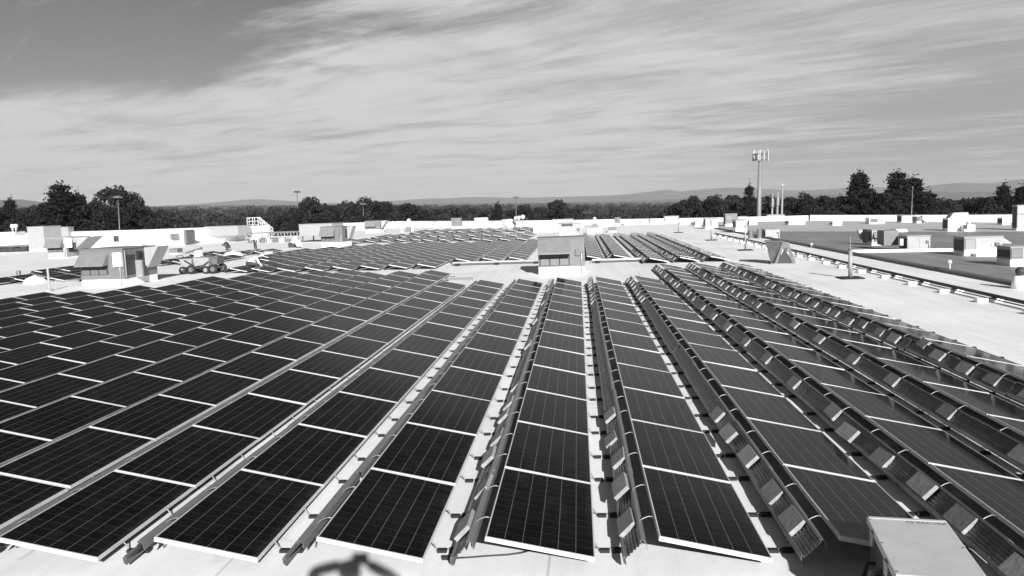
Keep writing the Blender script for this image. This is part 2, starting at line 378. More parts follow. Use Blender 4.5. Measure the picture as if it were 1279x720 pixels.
# ------------------------------------------------------------------ roof, walls and ground
def sheet(pts, z): return MB().add([(a, b, z) for a, b in pts]+[(a, b, z-.35) for a, b in pts],
    [tuple(range(len(pts)))]+[tuple(range(2*len(pts)-1, len(pts)-1, -1))]+[((i+1) % len(pts), i, len(pts)+i, len(pts)+(i+1) % len(pts)) for i in range(len(pts))])
EDGE = [(-120, -40), (15.75, -40), (75, -40), (75, 80), (64, 92), (50, 106), (35, 117.5), (22, 112), (15.75, 114), (-14, 121), (-31, 139.5), (-39, 127.5), (-39, 95), (-50, 89), (-75, 93), (-120, 96)]
WEST = EDGE[:2]+EDGE[8:]; EAST = EDGE[1:9]
def zsheet(pts, dz, skirt=0.):
    mb = MB(); n = len(pts); mb.add([(a, b, zroof(a)+dz) for a, b in pts], [tuple(range(n))]); return mb
struct('roof', zsheet(WEST, 0), M['roof']); 
struct('lower_roof', zsheet(EAST, 0), M['roof'])
struct('grey_roof', zsheet([(15.75, -30), (75, -30), (75, 64.5), (15.75, 73)], .004), M['dark_roof'])
struct('pale_roof', zsheet([(15.75, 73), (75, 64.5), (75, 79), (63, 91.5), (49.5, 105.3), (35, 116.5), (22.6, 111.2), (15.75, 112)], .005), M['pale_roof'])
# raised seam curb between the white and the grey membrane
mb = MB(); pr = [(15.30, 0), (15.36, .10), (15.45, .14), (15.66, .14), (15.76, .10), (15.80, 0)]
mb.prism_y(pr[::-1], -30, 99.5)
solid('roof_divider', mb, M['unit_mid'], 'long low grey curb between the white roof and the dark grey roof', 'roof curb')
mb = MB(); a = at_grey(1062, 316); b = at_grey(1279, 312.5)
mb.box(a[0]-.2, b[0]+8, a[1]-.15, a[1]+.15, 0, .16)
o = solid('expansion_joint', mb, M['curb'], 'thin white curb crossing the dark grey roof between the rooftop units', 'roof curb')
o.matrix_world = TILT @ Matrix.Translation((a[0], a[1], zroof(a[0]))) @ Matrix.Rotation(math.atan(GK), 4, 'Y') @ Matrix.Rotation(math.atan2(b[1]-a[1], b[0]-a[0]), 4, 'Z') @ Matrix.Translation((-a[0], -a[1], 0))
# parapet: one wall with its coping
def parapet(pts, hs, label, th=.35):
    t = thing('parapet_wall', label, 'wall')
    w, c = MB(), MB()
    for (a, b), (ha, hb) in zip(zip(pts[:-1], pts[1:]), zip(hs[:-1], hs[1:])):
        d = np.array(b, float)-np.array(a, float); n = np.array([-d[1], d[0]])/np.hypot(*d)
        if n[1] < 0 and abs(n[1]) > .3: n = -n
        e = d/np.hypot(*d)*.0
        A, B, A2, B2 = np.array(a)-e, np.array(b)+e, np.array(a)+n*th-e, np.array(b)+n*th+e
        flip = np.cross(d, n) < 0
        q4 = [A, B, B2, A2] if not flip else [B, A, A2, B2]; h4 = [ha, hb, hb, ha] if not flip else [hb, ha, ha, hb]
        w.hexa([(*p, -2.6) for p in q4], [(*p, h-.06) for p, h in zip(q4, h4)])
        o_ = -n*.04
        C4 = [p+(o_ if i in (0, 1) else -o_) for i, p in enumerate(q4)]
        c.hexa([(*p, h-.058) for p, h in zip(C4, h4)], [(*p, h) for p, h in zip(C4, h4)])
    part('wall_face', w, M['wall'], t); part('coping', c, M['coping'], t)
    return t
lw = parapet([(-120, 95), (-75, 92), (-50, 88), (-38.5, 94.5)], [2.0, 2.0, 1.9, 1.8], 'long tall white parapet wall along the left far edge of the roof')
part('access_hatch', MB().box(at(145, 302)[0]-.0, at(151, 302)[0]+.25, at(148, 302)[1]-9.2, at(148, 302)[1]-9.1, 0, .1) if False else
     MB().box(-56.0, -55.35, 88.75, 89.05, .55, 1.25), M['dark'], lw)
parapet([(-38.4, 127), (-31, 138.5), (-14, 120.3), (-3, 116)], [1.3, 1.1, 1.0, .8], 'white parapet wall at the far edge behind the round white tank')
parapet([(-2.4, 117.5), (22, 112), (35, 117.5)], [.75, .45, .2], 'low white parapet at the far roof edge behind the right panel rows')
parapet([(35.2, 117.3), (50, 106), (64, 92), (75, 80)], [.25, -.05, -.15, -.3], 'white parapet along the far right edge behind the dark grey roof')
mb = MB(); mb.v = [(-20000, -8000, -10.), (20000, -8000, -10.), (20000, 22000, -10.), (-20000, 22000, -10.)]; mb.f = [(0, 1, 2, 3)]
struct('ground', mb, M['ground'], roof=False)
# the building below the roof
bw = MB()
for a, b in zip(EDGE, EDGE[1:]+EDGE[:1]):
    bw.add([(*a, zroof(a[0])-.01), (*b, zroof(b[0])-.01), (*b, -12.5), (*a, -12.5)], [(0, 1, 2, 3)])
o = struct('building_wall', bw, M['unit_pale'])

# ------------------------------------------------------------------ rooftop units
def px_box(pl, pr, pb, pt):
    """roof position, width and height of something standing with its front between two pixels"""
    global BZ
    a = at((pl+pr)/2, pb); BZ = 0.
    if a[0] > 15.75: a = at_grey((pl+pr)/2, pb); BZ = a[2]
    y = a[1]; xl, xr = onY(pl, pb, y)[0], onY(pr, pb, y)[0]
    return (xl+xr)/2, y, xr-xl, onY((pl+pr)/2, pt, y)[2]-BZ
def louvre(mb, x0, x1, y, z0, z1, n, dep=.04):
    for i in range(n):
        z = z0+(z1-z0)*(i+.5)/n; h = (z1-z0)/n*.42
        mb.prism_x([(y, z-h), (y-dep, z-h*1.0), (y-dep*.2, z+h)], x0, x1)
    return mb
def rtu(label, w, d, h, x, y, rz=0, curb=.3, cm='unit', hood=None, coil=None, shade_left=None, sidebox=None, flare=None, fans=0, doors=0, lid=True, grp='rooftop units', cw=1.0, name='rooftop_unit', dark_left=False, awning_right=None, legs=False):
    """front faces -y; x is the middle of the front, y its plane"""
    t = thing(name, label, 'rooftop unit', x, y, BZ, rz, grp)
    w2 = w/2
    if legs:
        for sx in (-1, 1):
            for yy in (.15, d-.15): part('leg', MB().box(sx*w2*.85-.06, sx*w2*.85+.06, yy-.06, yy+.06, 0, curb), M['steel'], t)
    elif curb: part('curb', MB().box(-w2*cw, w2*cw, .02, d-.02, 0, curb), M['curb'], t, bev=.02)
    part('cabinet', MB().box(-w2, w2, 0, d, curb+.003, h-.05), M[cm], t, bev=.015)
    if lid: part('lid', MB().box(-w2-.04, w2+.04, -.04, d+.04, h-.048, h), M['unit_top' if cm == 'unit' else cm], t, bev=.012)
    if hood:
        u0, u1, z0, z1, dep, th = hood
        X0, X1 = -w2+u0*w, -w2+u1*w
        hd = MB().prism_x([(-.003, z1), (-dep, z0+.06), (-dep, z0), (-dep+.03, z0), (-.003, z1-.05)], X0, X1)
        hd.prism_x([(-.003, z1-.06), (-dep+.04, z0+.02), (-.003, z0+.02)], X0, X0+.025).prism_x([(-.003, z1-.06), (-dep+.04, z0+.02), (-.003, z0+.02)], X1-.025, X1)
        hp = part('intake_hood', hd, M['unit_top'], t)
        rec = MB().box(X0+.05, X1-.05, -.012, -.002, z0-th, z0+.3)  # flat dark plate, painted shade below the intake hood
        part('intake_recess_shade', rec, M['dark'], t)
        ft = MB(); n = 3
        for i in range(n):
            a = X0+.08+(X1-X0-.16)*i/n; ft.box(a+.03, a+(X1-X0-.16)/n-.03, -.05, -.014, z0-th+.02, z0-th*.42)
        part('filter', ft, M['grille'], t)
    if grp in ('units on the grey roof', 'hooded rooftop units on the left') or grp is None:
        cn = MB().tube([(w2*.86, -.06, .02), (w2*.86, -.06, h*.55), (w2*.86, -.01, h*.58)], .025, 6); part('service_conduit', cn, M['galv_light'], t, True)
        part('disconnect_box', MB().box(w2*.60, w2*.80, -.09, -.018, h*.50, h*.68), M['unit_mid'], t, bev=.01)
    if doors:
        db = MB()
        for i in range(doors):
            a = -w2+w*i/doors; 
            if hood and -w2+hood[0]*w-.05 < a+.05 < -w2+hood[1]*w: continue
            db.box(a+.04, a+w/doors-.04, -.016, -.001, curb+.06, h-.10)
        if db.v: part('access_panel', db, M[cm], t)
    if coil:
        u0, u1, z0, z1 = coil
        X0, X1 = -w2+u0*w, -w2+u1*w
        cp = part('coil_panel', MB().box(X0, X1, -.012, -.002, z0, z1), M['coil'], t)
        lv = louvre(MB(), X0+.03, X1-.03, -.014, z0+.03, z1-.03, 9, .02); lv.box(X0, X0+.03, -.03, -.013, z0, z1).box(X1-.03, X1, -.03, -.013, z0, z1)
        part('guard', lv, M['grille'], cp)
    if shade_left or dark_left:
        part('side_shade_sheet', MB().box(-w2-.012, -w2-.002, .08, d-.08, curb+.08, h-.15), M['dark'], t)  # dark sheet that puts the left side's shade into its colour
    if sidebox:
        x0, x1, z0, z1 = sidebox; part('control_box', MB().box(x0, x1, -.16, -.002, z0, z1), M['white'], t, bev=.01)
    if flare:  # hood flaring outwards towards its top on the right side
        L, zt, zb, y0, y1 = flare
        fm = MB().prism_y([(w2+.005, zb), (w2+.12, zb), (w2+L, zt), (w2+L-.04, zt+.03), (w2+.005, zt-.02)], y0, y1)
        part('exhaust_hood', fm, M['unit_pale'], t)
        part('exhaust_opening', MB().box(w2+.002, w2+.012, y0-.5, y0-.05, zb+.1, zt-.25), M['dark'], t)
    if awning_right:
        z0, z1, L = awning_right
        part('side_hood', MB().prism_y([(w2+.003, z1), (w2+L, z0), (w2+L-.02, z0-.05), (w2+.003, z0-.02)], .08, d*.75), M[cm], t)
    for i in range(fans):
        fx = -w2+w*(i+.5)/max(fans, 1)
        fr = part('fan_ring', MB().cyl(fx, d*.5, h+.002, h+.14, min(w/fans, d)*.36, 20), M['steel'], t)
        part('fan_guard', MB().cyl(fx, d*.5, h+.141, h+.16, min(w/fans, d)*.33, 20), M['dark'], fr)
    return t
# centre unit between the two blocks
x, y, w, h = px_box(673, 731, 343, 297)
rtu('grey hooded rooftop unit on a white curb, alone in the middle of the walkway', w, 1.9, h, x, y, R(1.5), .36, 'unit', (.0, .70, .98, 1.66, .62, .56), doors=3, lid=True, grp=None)
# second unit behind it
x, y, w, h = px_box(698, 727, 299, 279)
rtu('pale unit with a dark top louvre behind the hooded centre unit', w, 2.2, h, x, y, 0, .2, 'unit_pale', coil=(.12, .62, h*.80, h*.96), doors=4, grp=None)
# left front unit
x, y, w, h = px_box(102, 157, 358, 311)
t = rtu('large rooftop unit with sloped intake hood and white side box, left behind the array', w, 3.0, h, x, y, R(-2), .34, 'unit', (.0, .66, 1.02, 1.62, .5, .45), coil=None, sidebox=(w*.30, w*.49, .95, 1.65), flare=(.75, h-.05, .75, 1.9, 3.0), grp='hooded rooftop units on the left')
mb = MB().box(w/2+.002, w/2+.012, .2, 1.0, .5, h-.35).box(w/2+.002, w/2+.012, 1.15, 1.7, .5, h-.2); part('side_louvre', mb, M['dark'], t)
part('valve_box', MB().box(w/2+.013, w/2+.35, 1.0, 1.14, .34, 1.2), M['galv_light'], t); part('gas_pipe', MB().tube([(w/2+.05, .1, .4), (w/2+.05, .1, h-.1)], .03), M['galv_light'], t)
# unit behind it
x, y, w, h = px_box(60, 84, 323, 297)
t = rtu('smaller hooded rooftop unit with dark flared end, behind the large left unit', w, 3.6, h, x, y, 0, .1, 'unit_pale', (.0, .85, .95, h-.1, .5, .4), sidebox=(w*.50+.02, w*.5+.6, h*.5, h-.05), flare=(1.5, h-.05, .7, 1.0, 3.4), grp='hooded rooftop units on the left')
part('side_louvre', MB().box(w/2+.002, w/2+.012, .3, 3.2, .5, h-.3), M['dark'], t)
# white unit in front of the left parapet
x, y, w, h = px_box(193, 230, 307, 288)
t = rtu('white louvred rooftop unit in front of the tall white parapet', w, 2.5, h, x, y, 0, .15, 'white', coil=(.55, .72, h*.35, h*.8), doors=4, flare=None, grp='pale rooftop units in front of the parapet')
part('louvre', louvre(MB(), w*.12, w*.38, -.02, h*.3, h*.8, 4, .06), M['grille'], t); part('end_panel', MB().box(w/2+.003, w/2+.3, .1, 2.3, .15, h-.02), M['unit_mid'], t)
# long white unit on legs
x, y, w, h = px_box(255, 280, 303, 283)
rtu('long white boxy unit standing on steel legs beside the crossover stairs', w*1.9, 2.6, h, x+w*.4, y, R(-14), .75, 'unit_pale', legs=True, doors=3, grp='pale rooftop units in front of the parapet')
x, y, w, h = px_box(373, 399, 303, 280)
rtu('big white unit on steel legs right of the pipe rack', w*1.75, 2.6, h, x+w*.35, y, R(-12), .7, 'unit_pale', legs=True, doors=4, grp='pale rooftop units in front of the parapet')
x, y, w, h = px_box(401, 429, 309, 283)
rtu('hooded unit on white curb with an open dark end, right of the big white unit', w, 2.2, h, x, y, R(-6), .45, 'unit', (.0, .66, h*.52, h*.98, .5, .35), flare=(.6, h-.05, .7, 1.2, 2.1), grp='hooded rooftop units on the left', coil=None)
x, y, w, h = px_box(456, 475, 291, 276)
rtu('small distant hooded unit on white curb before the broadleaf trees', w, 2.4, h, x, y, 0, .45, 'unit', (.0, .72, h*.52, h*.9, .4, .3), flare=(.9, h-.05, .6, .6, 2.2), grp='hooded rooftop units on the left')
# boxes by the left parapet
x, y, w, h = px_box(35, 58, 314, 283)
rtu('grey rounded-top unit at far left before the parapet', w, 2.6, h, x, y, R(-8), .25, 'unit_pale', doors=2, grp='pale rooftop units in front of the parapet')
x, y, w, h = px_box(76, 87, 309.5, 283.5)
rtu('narrow white box standing tall behind the smaller hooded unit', w, 1.2, h, x, y, 0, .2, 'unit_pale', grp='pale rooftop units in front of the parapet')
# far row of small units along the back edge
for i, (pl, pr, pb, pt, cm, lab) in enumerate([
    (564, 576, 285.5, 272.5, 'unit', 'small grey louvred unit on the far edge left of the white wedge box'),
    (593, 609, 281.5, 272.3, 'white', 'white wedge-sided box on the far parapet'),
    (666, 697, 290, 283, 'white', 'long low white curb box left of the unit with the dark louvre'),
    (690, 716, 283, 274, 'unit_pale', 'pale flat box behind the unit with the dark louvre'),
    (768, 775, 282, 272, 'unit', 'tiny grey vent box on the far edge above the right rows'),
    (780, 796, 281, 275.2, 'white', 'low white sloped box on the far edge beside the tiny vent'),
    (830, 848, 279, 270, 'unit_pale', 'pale distant box on the far parapet, the largest between the vents'),
    (881, 897, 286, 273, 'unit_pale', 'pale unit with dark left side behind the second thin post'),
    (906, 921, 283, 267, 'unit', 'tall grey louvred unit left of the antenna tower'),
    (922, 933, 277, 270.5, 'unit_pale', 'small pale box against the tall grey louvred unit'),
    (958, 980, 275, 268.2, 'unit_pale', 'flat pale box right of the tower in front of three thin poles'),
    (1015, 1033, 275.5, 269, 'unit_pale', 'plain pale box alone on the parapet right of the three poles'),
    (1145, 1151, 279, 271, 'unit', 'slim grey box beside the round white duct')]):
    x, y, w, h = px_box(pl, pr, pb, pt)
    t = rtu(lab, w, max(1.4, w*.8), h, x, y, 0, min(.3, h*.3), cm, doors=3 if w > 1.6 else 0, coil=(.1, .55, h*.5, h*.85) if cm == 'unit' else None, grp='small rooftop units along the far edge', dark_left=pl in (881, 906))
for i, (pl, pr, pb, pt, cm, lab) in enumerate([
    (721, 729, 284, 276, 'white', 'small white box touching the right side of the unit with the dark louvre'),
    (748, 766, 283.5, 277.5, 'white', 'low white box right of the white capped vent stack'),
    (797, 811, 280.5, 275.6, 'unit_pale', 'low pale box right of the white sloped box'),
    (812, 829, 280, 273.6, 'white', 'white flat box left of the largest pale box'),
    (850, 862, 280, 274.2, 'white', 'white flat box right of the largest pale box'),
    (734, 752, 292, 286, 'white', 'white curb box at the far end of the right panel rows'),
    (760, 770, 290, 284.5, 'unit', 'grey box at the far end of the right panel rows'),
    (482, 496, 285, 278.5, 'white', 'white flat box behind the tiny capped vent'),
    (520, 533, 284, 278.5, 'white', 'white flat box right of the white bollards'),
    (541, 552, 284, 277, 'unit_pale', 'pale small box left of the grey louvred unit'),
    (612, 622, 285, 276, 'unit_pale', 'pale upright box left of the round fan'),
    (868, 878, 283, 276, 'unit_pale', 'small pale box left of the second thin post unit'),
    (936, 946, 281, 274.5, 'white', 'small white box at the foot of the antenna tower'),
    (985, 1006, 281, 275.5, 'white', 'low white box between the three poles and the plain pale box'),
    (1040, 1052, 282, 277, 'white', 'small white box left of the white louvred box'),
    (212, 222, 318, 311, 'unit', 'small grey box on the roof left of the utility cart'),
    (168, 178, 311, 305.5, 'white', 'small white box under the dark hatch of the tall parapet'),
    (330, 341, 320, 314, 'unit_pale', 'pale low box right of the standing worker')]):
    x, y, w, h = px_box(pl, pr, pb, pt)
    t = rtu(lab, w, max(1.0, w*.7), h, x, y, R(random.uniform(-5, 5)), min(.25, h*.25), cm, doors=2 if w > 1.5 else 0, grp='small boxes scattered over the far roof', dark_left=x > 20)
x, y, w, h = px_box(919, 933, 291, 275)
rtu('grey-white unit with shaded left side right in front of the tower base', w, 1.6, h, x, y, 0, .5, 'unit_pale', dark_left=True, grp='small rooftop units along the far edge', doors=1)
x, y, w, h = px_box(956, 974, 298, 286.5)
t = rtu('pale unit beside two dark pipes at the corner of the grey roof', w, 1.5, h, x, y, 0, .1, 'unit_pale', dark_left=True, grp='units on the grey roof', doors=2)
part('vent_pipe', MB().cyl(-w/2-.35, .5, 0, h, .2).cyl(-w/2-1.0, .6, 0, h*.9, .18), M['unit_mid'], t)
# units on the dark grey roof
x, y, w, h = px_box(1089, 1104, 307, 287)
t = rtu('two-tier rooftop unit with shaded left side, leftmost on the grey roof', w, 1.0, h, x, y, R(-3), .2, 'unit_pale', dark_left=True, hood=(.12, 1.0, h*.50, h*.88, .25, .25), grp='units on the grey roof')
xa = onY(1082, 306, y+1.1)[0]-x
part('condenser_section', MB().box(xa, -w/2-.02, 1.1, 2.0, .1, h-.02), M['unit_mid'], t); part('shade_face', MB().box(xa-.012, xa-.001, 1.15, 1.95, .15, h-.1), M['dark'], t)  # dark sheet paints the shaded left face of this section
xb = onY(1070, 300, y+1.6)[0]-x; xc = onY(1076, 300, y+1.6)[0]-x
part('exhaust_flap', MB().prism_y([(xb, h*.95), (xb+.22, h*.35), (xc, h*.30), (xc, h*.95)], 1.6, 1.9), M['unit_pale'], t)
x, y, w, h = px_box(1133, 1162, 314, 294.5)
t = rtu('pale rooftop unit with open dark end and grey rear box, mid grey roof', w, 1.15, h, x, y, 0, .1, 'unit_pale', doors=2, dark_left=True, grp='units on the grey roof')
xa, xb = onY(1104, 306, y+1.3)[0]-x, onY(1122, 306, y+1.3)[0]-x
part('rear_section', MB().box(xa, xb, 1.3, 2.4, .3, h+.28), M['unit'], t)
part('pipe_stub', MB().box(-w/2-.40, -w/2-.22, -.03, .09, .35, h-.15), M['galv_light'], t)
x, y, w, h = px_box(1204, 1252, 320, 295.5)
t = rtu('largest unit on the grey roof, dark coil end left and sloped hood right', w, 1.2, h, x, y, R(1), .22, 'unit_pale', coil=(.02, .30, .32, h-.10), shade_left=True, awning_right=(h-.38, h-.05, .5), grp='units on the grey roof', doors=0)
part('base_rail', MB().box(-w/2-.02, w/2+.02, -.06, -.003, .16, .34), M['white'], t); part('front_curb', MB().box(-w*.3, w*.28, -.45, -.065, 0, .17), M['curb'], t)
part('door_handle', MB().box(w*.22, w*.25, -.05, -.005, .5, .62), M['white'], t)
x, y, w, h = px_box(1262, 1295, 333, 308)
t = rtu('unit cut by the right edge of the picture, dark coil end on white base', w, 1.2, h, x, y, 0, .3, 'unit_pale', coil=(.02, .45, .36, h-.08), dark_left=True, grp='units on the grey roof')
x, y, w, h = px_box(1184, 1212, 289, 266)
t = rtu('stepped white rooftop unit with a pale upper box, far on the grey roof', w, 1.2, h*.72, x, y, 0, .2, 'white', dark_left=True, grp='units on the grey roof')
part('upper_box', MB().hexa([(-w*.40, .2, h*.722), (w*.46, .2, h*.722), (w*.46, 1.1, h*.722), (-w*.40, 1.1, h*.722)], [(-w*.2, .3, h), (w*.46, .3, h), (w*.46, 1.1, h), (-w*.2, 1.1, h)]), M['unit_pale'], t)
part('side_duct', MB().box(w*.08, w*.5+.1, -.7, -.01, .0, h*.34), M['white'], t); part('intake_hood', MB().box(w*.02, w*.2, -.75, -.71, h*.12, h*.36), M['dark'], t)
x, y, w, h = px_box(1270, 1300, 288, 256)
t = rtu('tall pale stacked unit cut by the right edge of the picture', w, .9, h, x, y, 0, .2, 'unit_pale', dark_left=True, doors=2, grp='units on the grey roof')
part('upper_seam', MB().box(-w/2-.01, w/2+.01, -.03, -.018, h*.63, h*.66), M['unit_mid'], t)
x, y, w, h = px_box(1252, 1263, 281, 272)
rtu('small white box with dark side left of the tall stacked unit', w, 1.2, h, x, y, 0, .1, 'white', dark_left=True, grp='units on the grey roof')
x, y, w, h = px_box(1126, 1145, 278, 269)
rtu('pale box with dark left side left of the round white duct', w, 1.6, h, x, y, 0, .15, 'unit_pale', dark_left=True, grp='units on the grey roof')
x, y, w, h = px_box(1086, 1105, 280, 272)
t = rtu('white louvred box on the parapet above the two-tier unit', w, 1.5, h, x, y, 0, .1, 'white', grp='units on the grey roof'); part('louvre', louvre(MB(), -w*.45, w*.05, -.02, h*.3, h*.85, 5, .05), M['grille'], t)
x, y, w, h = px_box(1119, 1134, 290, 286.6)
solid('skylight', MB().hexa([(x-w/2, y, BZ), (x+w/2, y, BZ), (x+w/2, y+1.4, BZ), (x-w/2, y+1.4, BZ)], [(x-w/2+.08, y+.08, BZ+h), (x+w/2-.08, y+.08, BZ+h), (x+w/2-.08, y+1.3, BZ+h), (x-w/2+.08, y+1.3, BZ+h)]), M['white'], 'low white skylight curb behind the pale unit with open dark end', 'skylight')
x, y, w, h = px_box(1151, 1163, 278, 270)
t = thing('round_duct', 'round white duct end beside a slim grey box, above the grey roof', 'duct', x, y, BZ)
part('duct_body', MB().tube([(0, 0, h*.55), (0, 1.6, h*.55)], h*.45, 16), M['white'], t, True); part('stand', MB().box(-.3, .3, .2, 1.3, 0, h*.12), M['steel'], t)
# round white tank / dome fan
x, y, w, h = px_box(627, 643, 288, 272.5)
t = thing('exhaust_fan', 'big round white exhaust fan housing on the far roof, left of thin masts', 'exhaust fan', x, y)
part('fan_housing', MB().tube([(w*.12, 0, h*.5), (w*.12, .9, h*.5)], w*.40, 20), M['white'], t, True); part('fan_box', MB().box(-w*.5, -w*.1, .1, 1.5, 0, h*.9), M['unit_pale'], t); part('base', MB().box(-w*.5, w*.5, -.1, 1.6, 0, .18), M['steel'], t)
for px_, pb, pt, cp in ((644.5, 288, 273, .25), (648.5, 288, 272.6, .3), (653.5, 288, 271.3, .3), (658.5, 287, 272.5, 0)):
    x, y, w, h = px_box(px_-1, px_+1, pb, pt)
    t = thing('vent_pipe', {644.5: 'short white-capped vent pipe touching the round fan', 648.5: 'second white-capped vent pipe right of the round fan', 653.5: 'tallest white-capped vent pipe right of the round fan', 658.5: 'thin bare mast right of the capped vent pipes'}[px_], 'vent pipe', x, y, 0, 0, 'vent pipes on the far roof')
    part('pipe', MB().cyl(0, 0, 0, h, .07 if cp else .05, 8), M['steel'], t)
    if cp: part('cap', MB().ball((0, 0, h), cp, 10), M['white'], t, True)
for (pl, pr, pb, pt, lab) in ((508, 513, 290, 273.5, 'white stepped vent stack before the far left parapet'), (741, 745, 284, 271.5, 'white capped vent stack on the far edge behind the right rows'), (489.5, 491.5, 284, 276.5, 'tiny white capped vent near the white stepped stack')):
    x, y, w, h = px_box(pl, pr, pb, pt)
    t = thing('vent_stack', lab, 'vent stack', x, y, 0, 0, 'white vent stacks')
    part('base', MB().box(-w*.8, w*.8, 0, w*1.6, 0, h*.35), M['unit'], t); part('pipe', MB().cyl(0, w*.7, h*.352, h*.85, w*.42, 12), M['white'], t, True); part('cap', MB().cyl(0, w*.7, h*.852, h, w*.6, 12, w*.2), M['white'], t, True)
for px_, lab in ((502, 'short white bollard left of the white stepped vent stack'), (515, 'short white bollard right of the white stepped vent stack')):
    x, y, w, h = px_box(px_-1.5, px_+1.5, 290, 283); solid('bollard', MB().cyl(x, y, 0, h*.8, w*.4, 10).cyl(x, y, h*.8, h, w*.48, 10, w*.2), M['white'], lab, 'bollard', 'white bollards at the vent stack')
# triangular hood vent
x, y, w, h = px_box(958, 990, 330, 302)
t = thing('hood_vent', 'galvanised triangular hood vent with dark opening on the white walkway', 'roof vent', x, y, 0, R(-8))
hv = MB()   # tapered duct on the left, wide at the top
hv.hexa([(-.42, -.02, .03), (-.22, -.16, .0), (.1, .7, .02), (-.34, .75, .02)], [(-.66, .0, h), (.14, -.16, h-.03), (.2, .9, h-.02), (-.6, .95, h)])
part('vent_body', hv, M['galv'], t)
tr = MB(); apx = (.16, h*.97); L0, R0 = (-.20, .04), (.62, .06)
def leg_(p, q, wd): tr.prism_y([(p[0]-wd, p[1]), (p[0]+wd, p[1]), (q[0]+wd, q[1]), (q[0]-wd, q[1])], -.22, -.165)
leg_(L0, apx, .06); leg_(R0, (.30, h*.95), .09); tr.box(.08, .40, -.222, -.167, h*.70, h*.98)
tr.add([(.30, -.16, h*.96), (.62, -.16, .06), (.60, .75, .06), (.32, .85, h*.96)], [(0, 1, 2, 3)])
part('triangular_hood', tr, M['galv'], t)
part('opening', MB().add([(-.14, -.168, .05), (.56, -.168, .06), (.22, -.168, h*.72)], [(0, 1, 2)]), M['dark'], t)
part('cover_plate', MB().hexa([(-.70, -.05, h+.004), (.20, -.2, h-.02), (.26, .92, h), (-.64, .97, h+.004)], [(-.70, -.05, h+.03), (.20, -.2, h+.01), (.26, .92, h+.03), (-.64, .97, h+.03)]), M['steel'], t)
part('base_flange', MB().box(-.45, .68, -.25, .95, 0.002, .05), M['steel'], t)
# thin posts standing on dark square bases along the walkway
for px_, pb, pt, r_, lab in ((1062, 348, 313, .075, 'thick grey post on a dark square base, nearest on the white walkway'), (931, 313, 282, .05, 'thin grey post on a dark base, second along the walkway'),
                             (888.5, 300.5, 275, .05, 'thin grey post on a dark base, third along the walkway'), (847.5, 291, 272, .05, 'faint thin post on a dark base, farthest along the walkway')):
    x, y, w, h = px_box(px_-1, px_+1, pb, pt)
    t = thing('vent_post', lab, 'post', x, y, 0, 0, 'posts along the white walkway')
    part('base_plate', MB().box(-.42, .42, -.42, .42, .002, .05), M['rubber'], t, bev=.01); part('pipe', MB().cyl(0, 0, .051, h, r_, 12), M['pole'], t, True)
    if r_ > .06: part('pipe_cap', MB().cyl(0, 0, h+.002, h+.06, r_*1.25, 12), M['steel'], t); part('mast', MB().cyl(0, 0, h+.061, h+.55, .010, 6), M['pole'], t)
# conduit on white blocks along the walkway
zc = .16; xa = 12.95
cpts = [(13.02, -12, zc), (12.97, 8, zc), (12.9, 20, zc+.01), (12.95, 30, zc), (13.1, 39, zc), (13.2, 52, zc), (12.9, 66, zc)]
solid('conduit', MB().tube(cpts, .055, 8).tube([(p[0]-.16, p[1], p[2]-.06) for p in cpts], .02, 6), M['pipe'], 'long dark conduit raised on white blocks along the right walkway', 'conduit', smooth=True)
ys = [9.6, 12.2, 14.9, 17.5, 20.0, 22.5, 25.1, 27.6, 30.0, 32.5, 34.9, 37.3, 39.8, 42.2, 44.6, 47, 49.5, 52, 54.5, 57, 59.5, 62, 64.5]
for i, yy in enumerate(ys):
    if proj((12.6, yy, .1))[0] > 1300: continue
    n_ = [k for k in ys if proj((12.6, k, .1))[0] <= 1300].index(yy)
    t = thing('pipe_support', 'pair of white foam blocks under the dark conduit, %s from the near end' % (ORD[n_] if n_ < 20 else 'twenty-'+ORD[n_-20]), 'pipe support', 12.68+random.uniform(-.05, .05), yy, 0, R(random.uniform(-6, 6)), 'white blocks under the conduit')
    part('foam_block', MB().box(-.30, .02, -.12, .12, .002, .12), M['white'], t, bev=.03); part('foam_block', MB().box(.14, .46, -.10, .14, .002, .105), M['white'], t, bev=.03); part('strap', MB().box(-.05, .3, -.02, .02, .106, .135), M['dark'], t)
# conduits crossing between the two blocks of panels
for (x0, x1, yy, lab) in ((-6.2, -1.2, 38.3, 'pale cable tray crossing the walkway left of the hooded centre unit'), (1.6, 7.2, 36.9 , 'pale cable tray crossing the walkway right of the hooded centre unit')):
    if x0 > 0: yy = 37.3; x1 = 4.6
    t = thing('cable_tray', lab, 'cable tray', 0, 0, 0, 0, 'cable trays on the cross walkway')
    part('tray', MB().box(x0, x1, yy-.12, yy+.12, .13, .22), M['galv_light'], t); part('conduit', MB().tube([(x0, yy-.22, .1), (x1, yy-.22, .1)], .03), M['pipe'], t)
    n = int((x1-x0)/2.2)+1
    for i in range(n): part('foot', MB().box(x0+.3+i*(x1-x0-.6)/(n-1)-.12, x0+.3+i*(x1-x0-.6)/(n-1)+.12, yy-.3, yy+.14, 0, .128), M['rubber'], t)
a, b = at(545, 351), at(587, 352)
solid('loose_rail', MB().box(min(a[0], b[0]), max(a[0], b[0]), a[1]-.09, a[1]+.09, .003, .10), M['steel'], 'loose grey rail lying on the roof at the end of a panel row', 'rail')
mb = MB().tube([tuple(at(x_, y_, .012)) for x_, y_ in ((562, 697.5), (585, 696.5), (610, 694.5), (635, 693), (652, 690.5), (664, 687))], .008, 6)
t = thing('loose_cable', 'thin black cable with plug lying on the roof before the near panel ends', 'cable'); part('cable', mb, M['cable'], t, True)
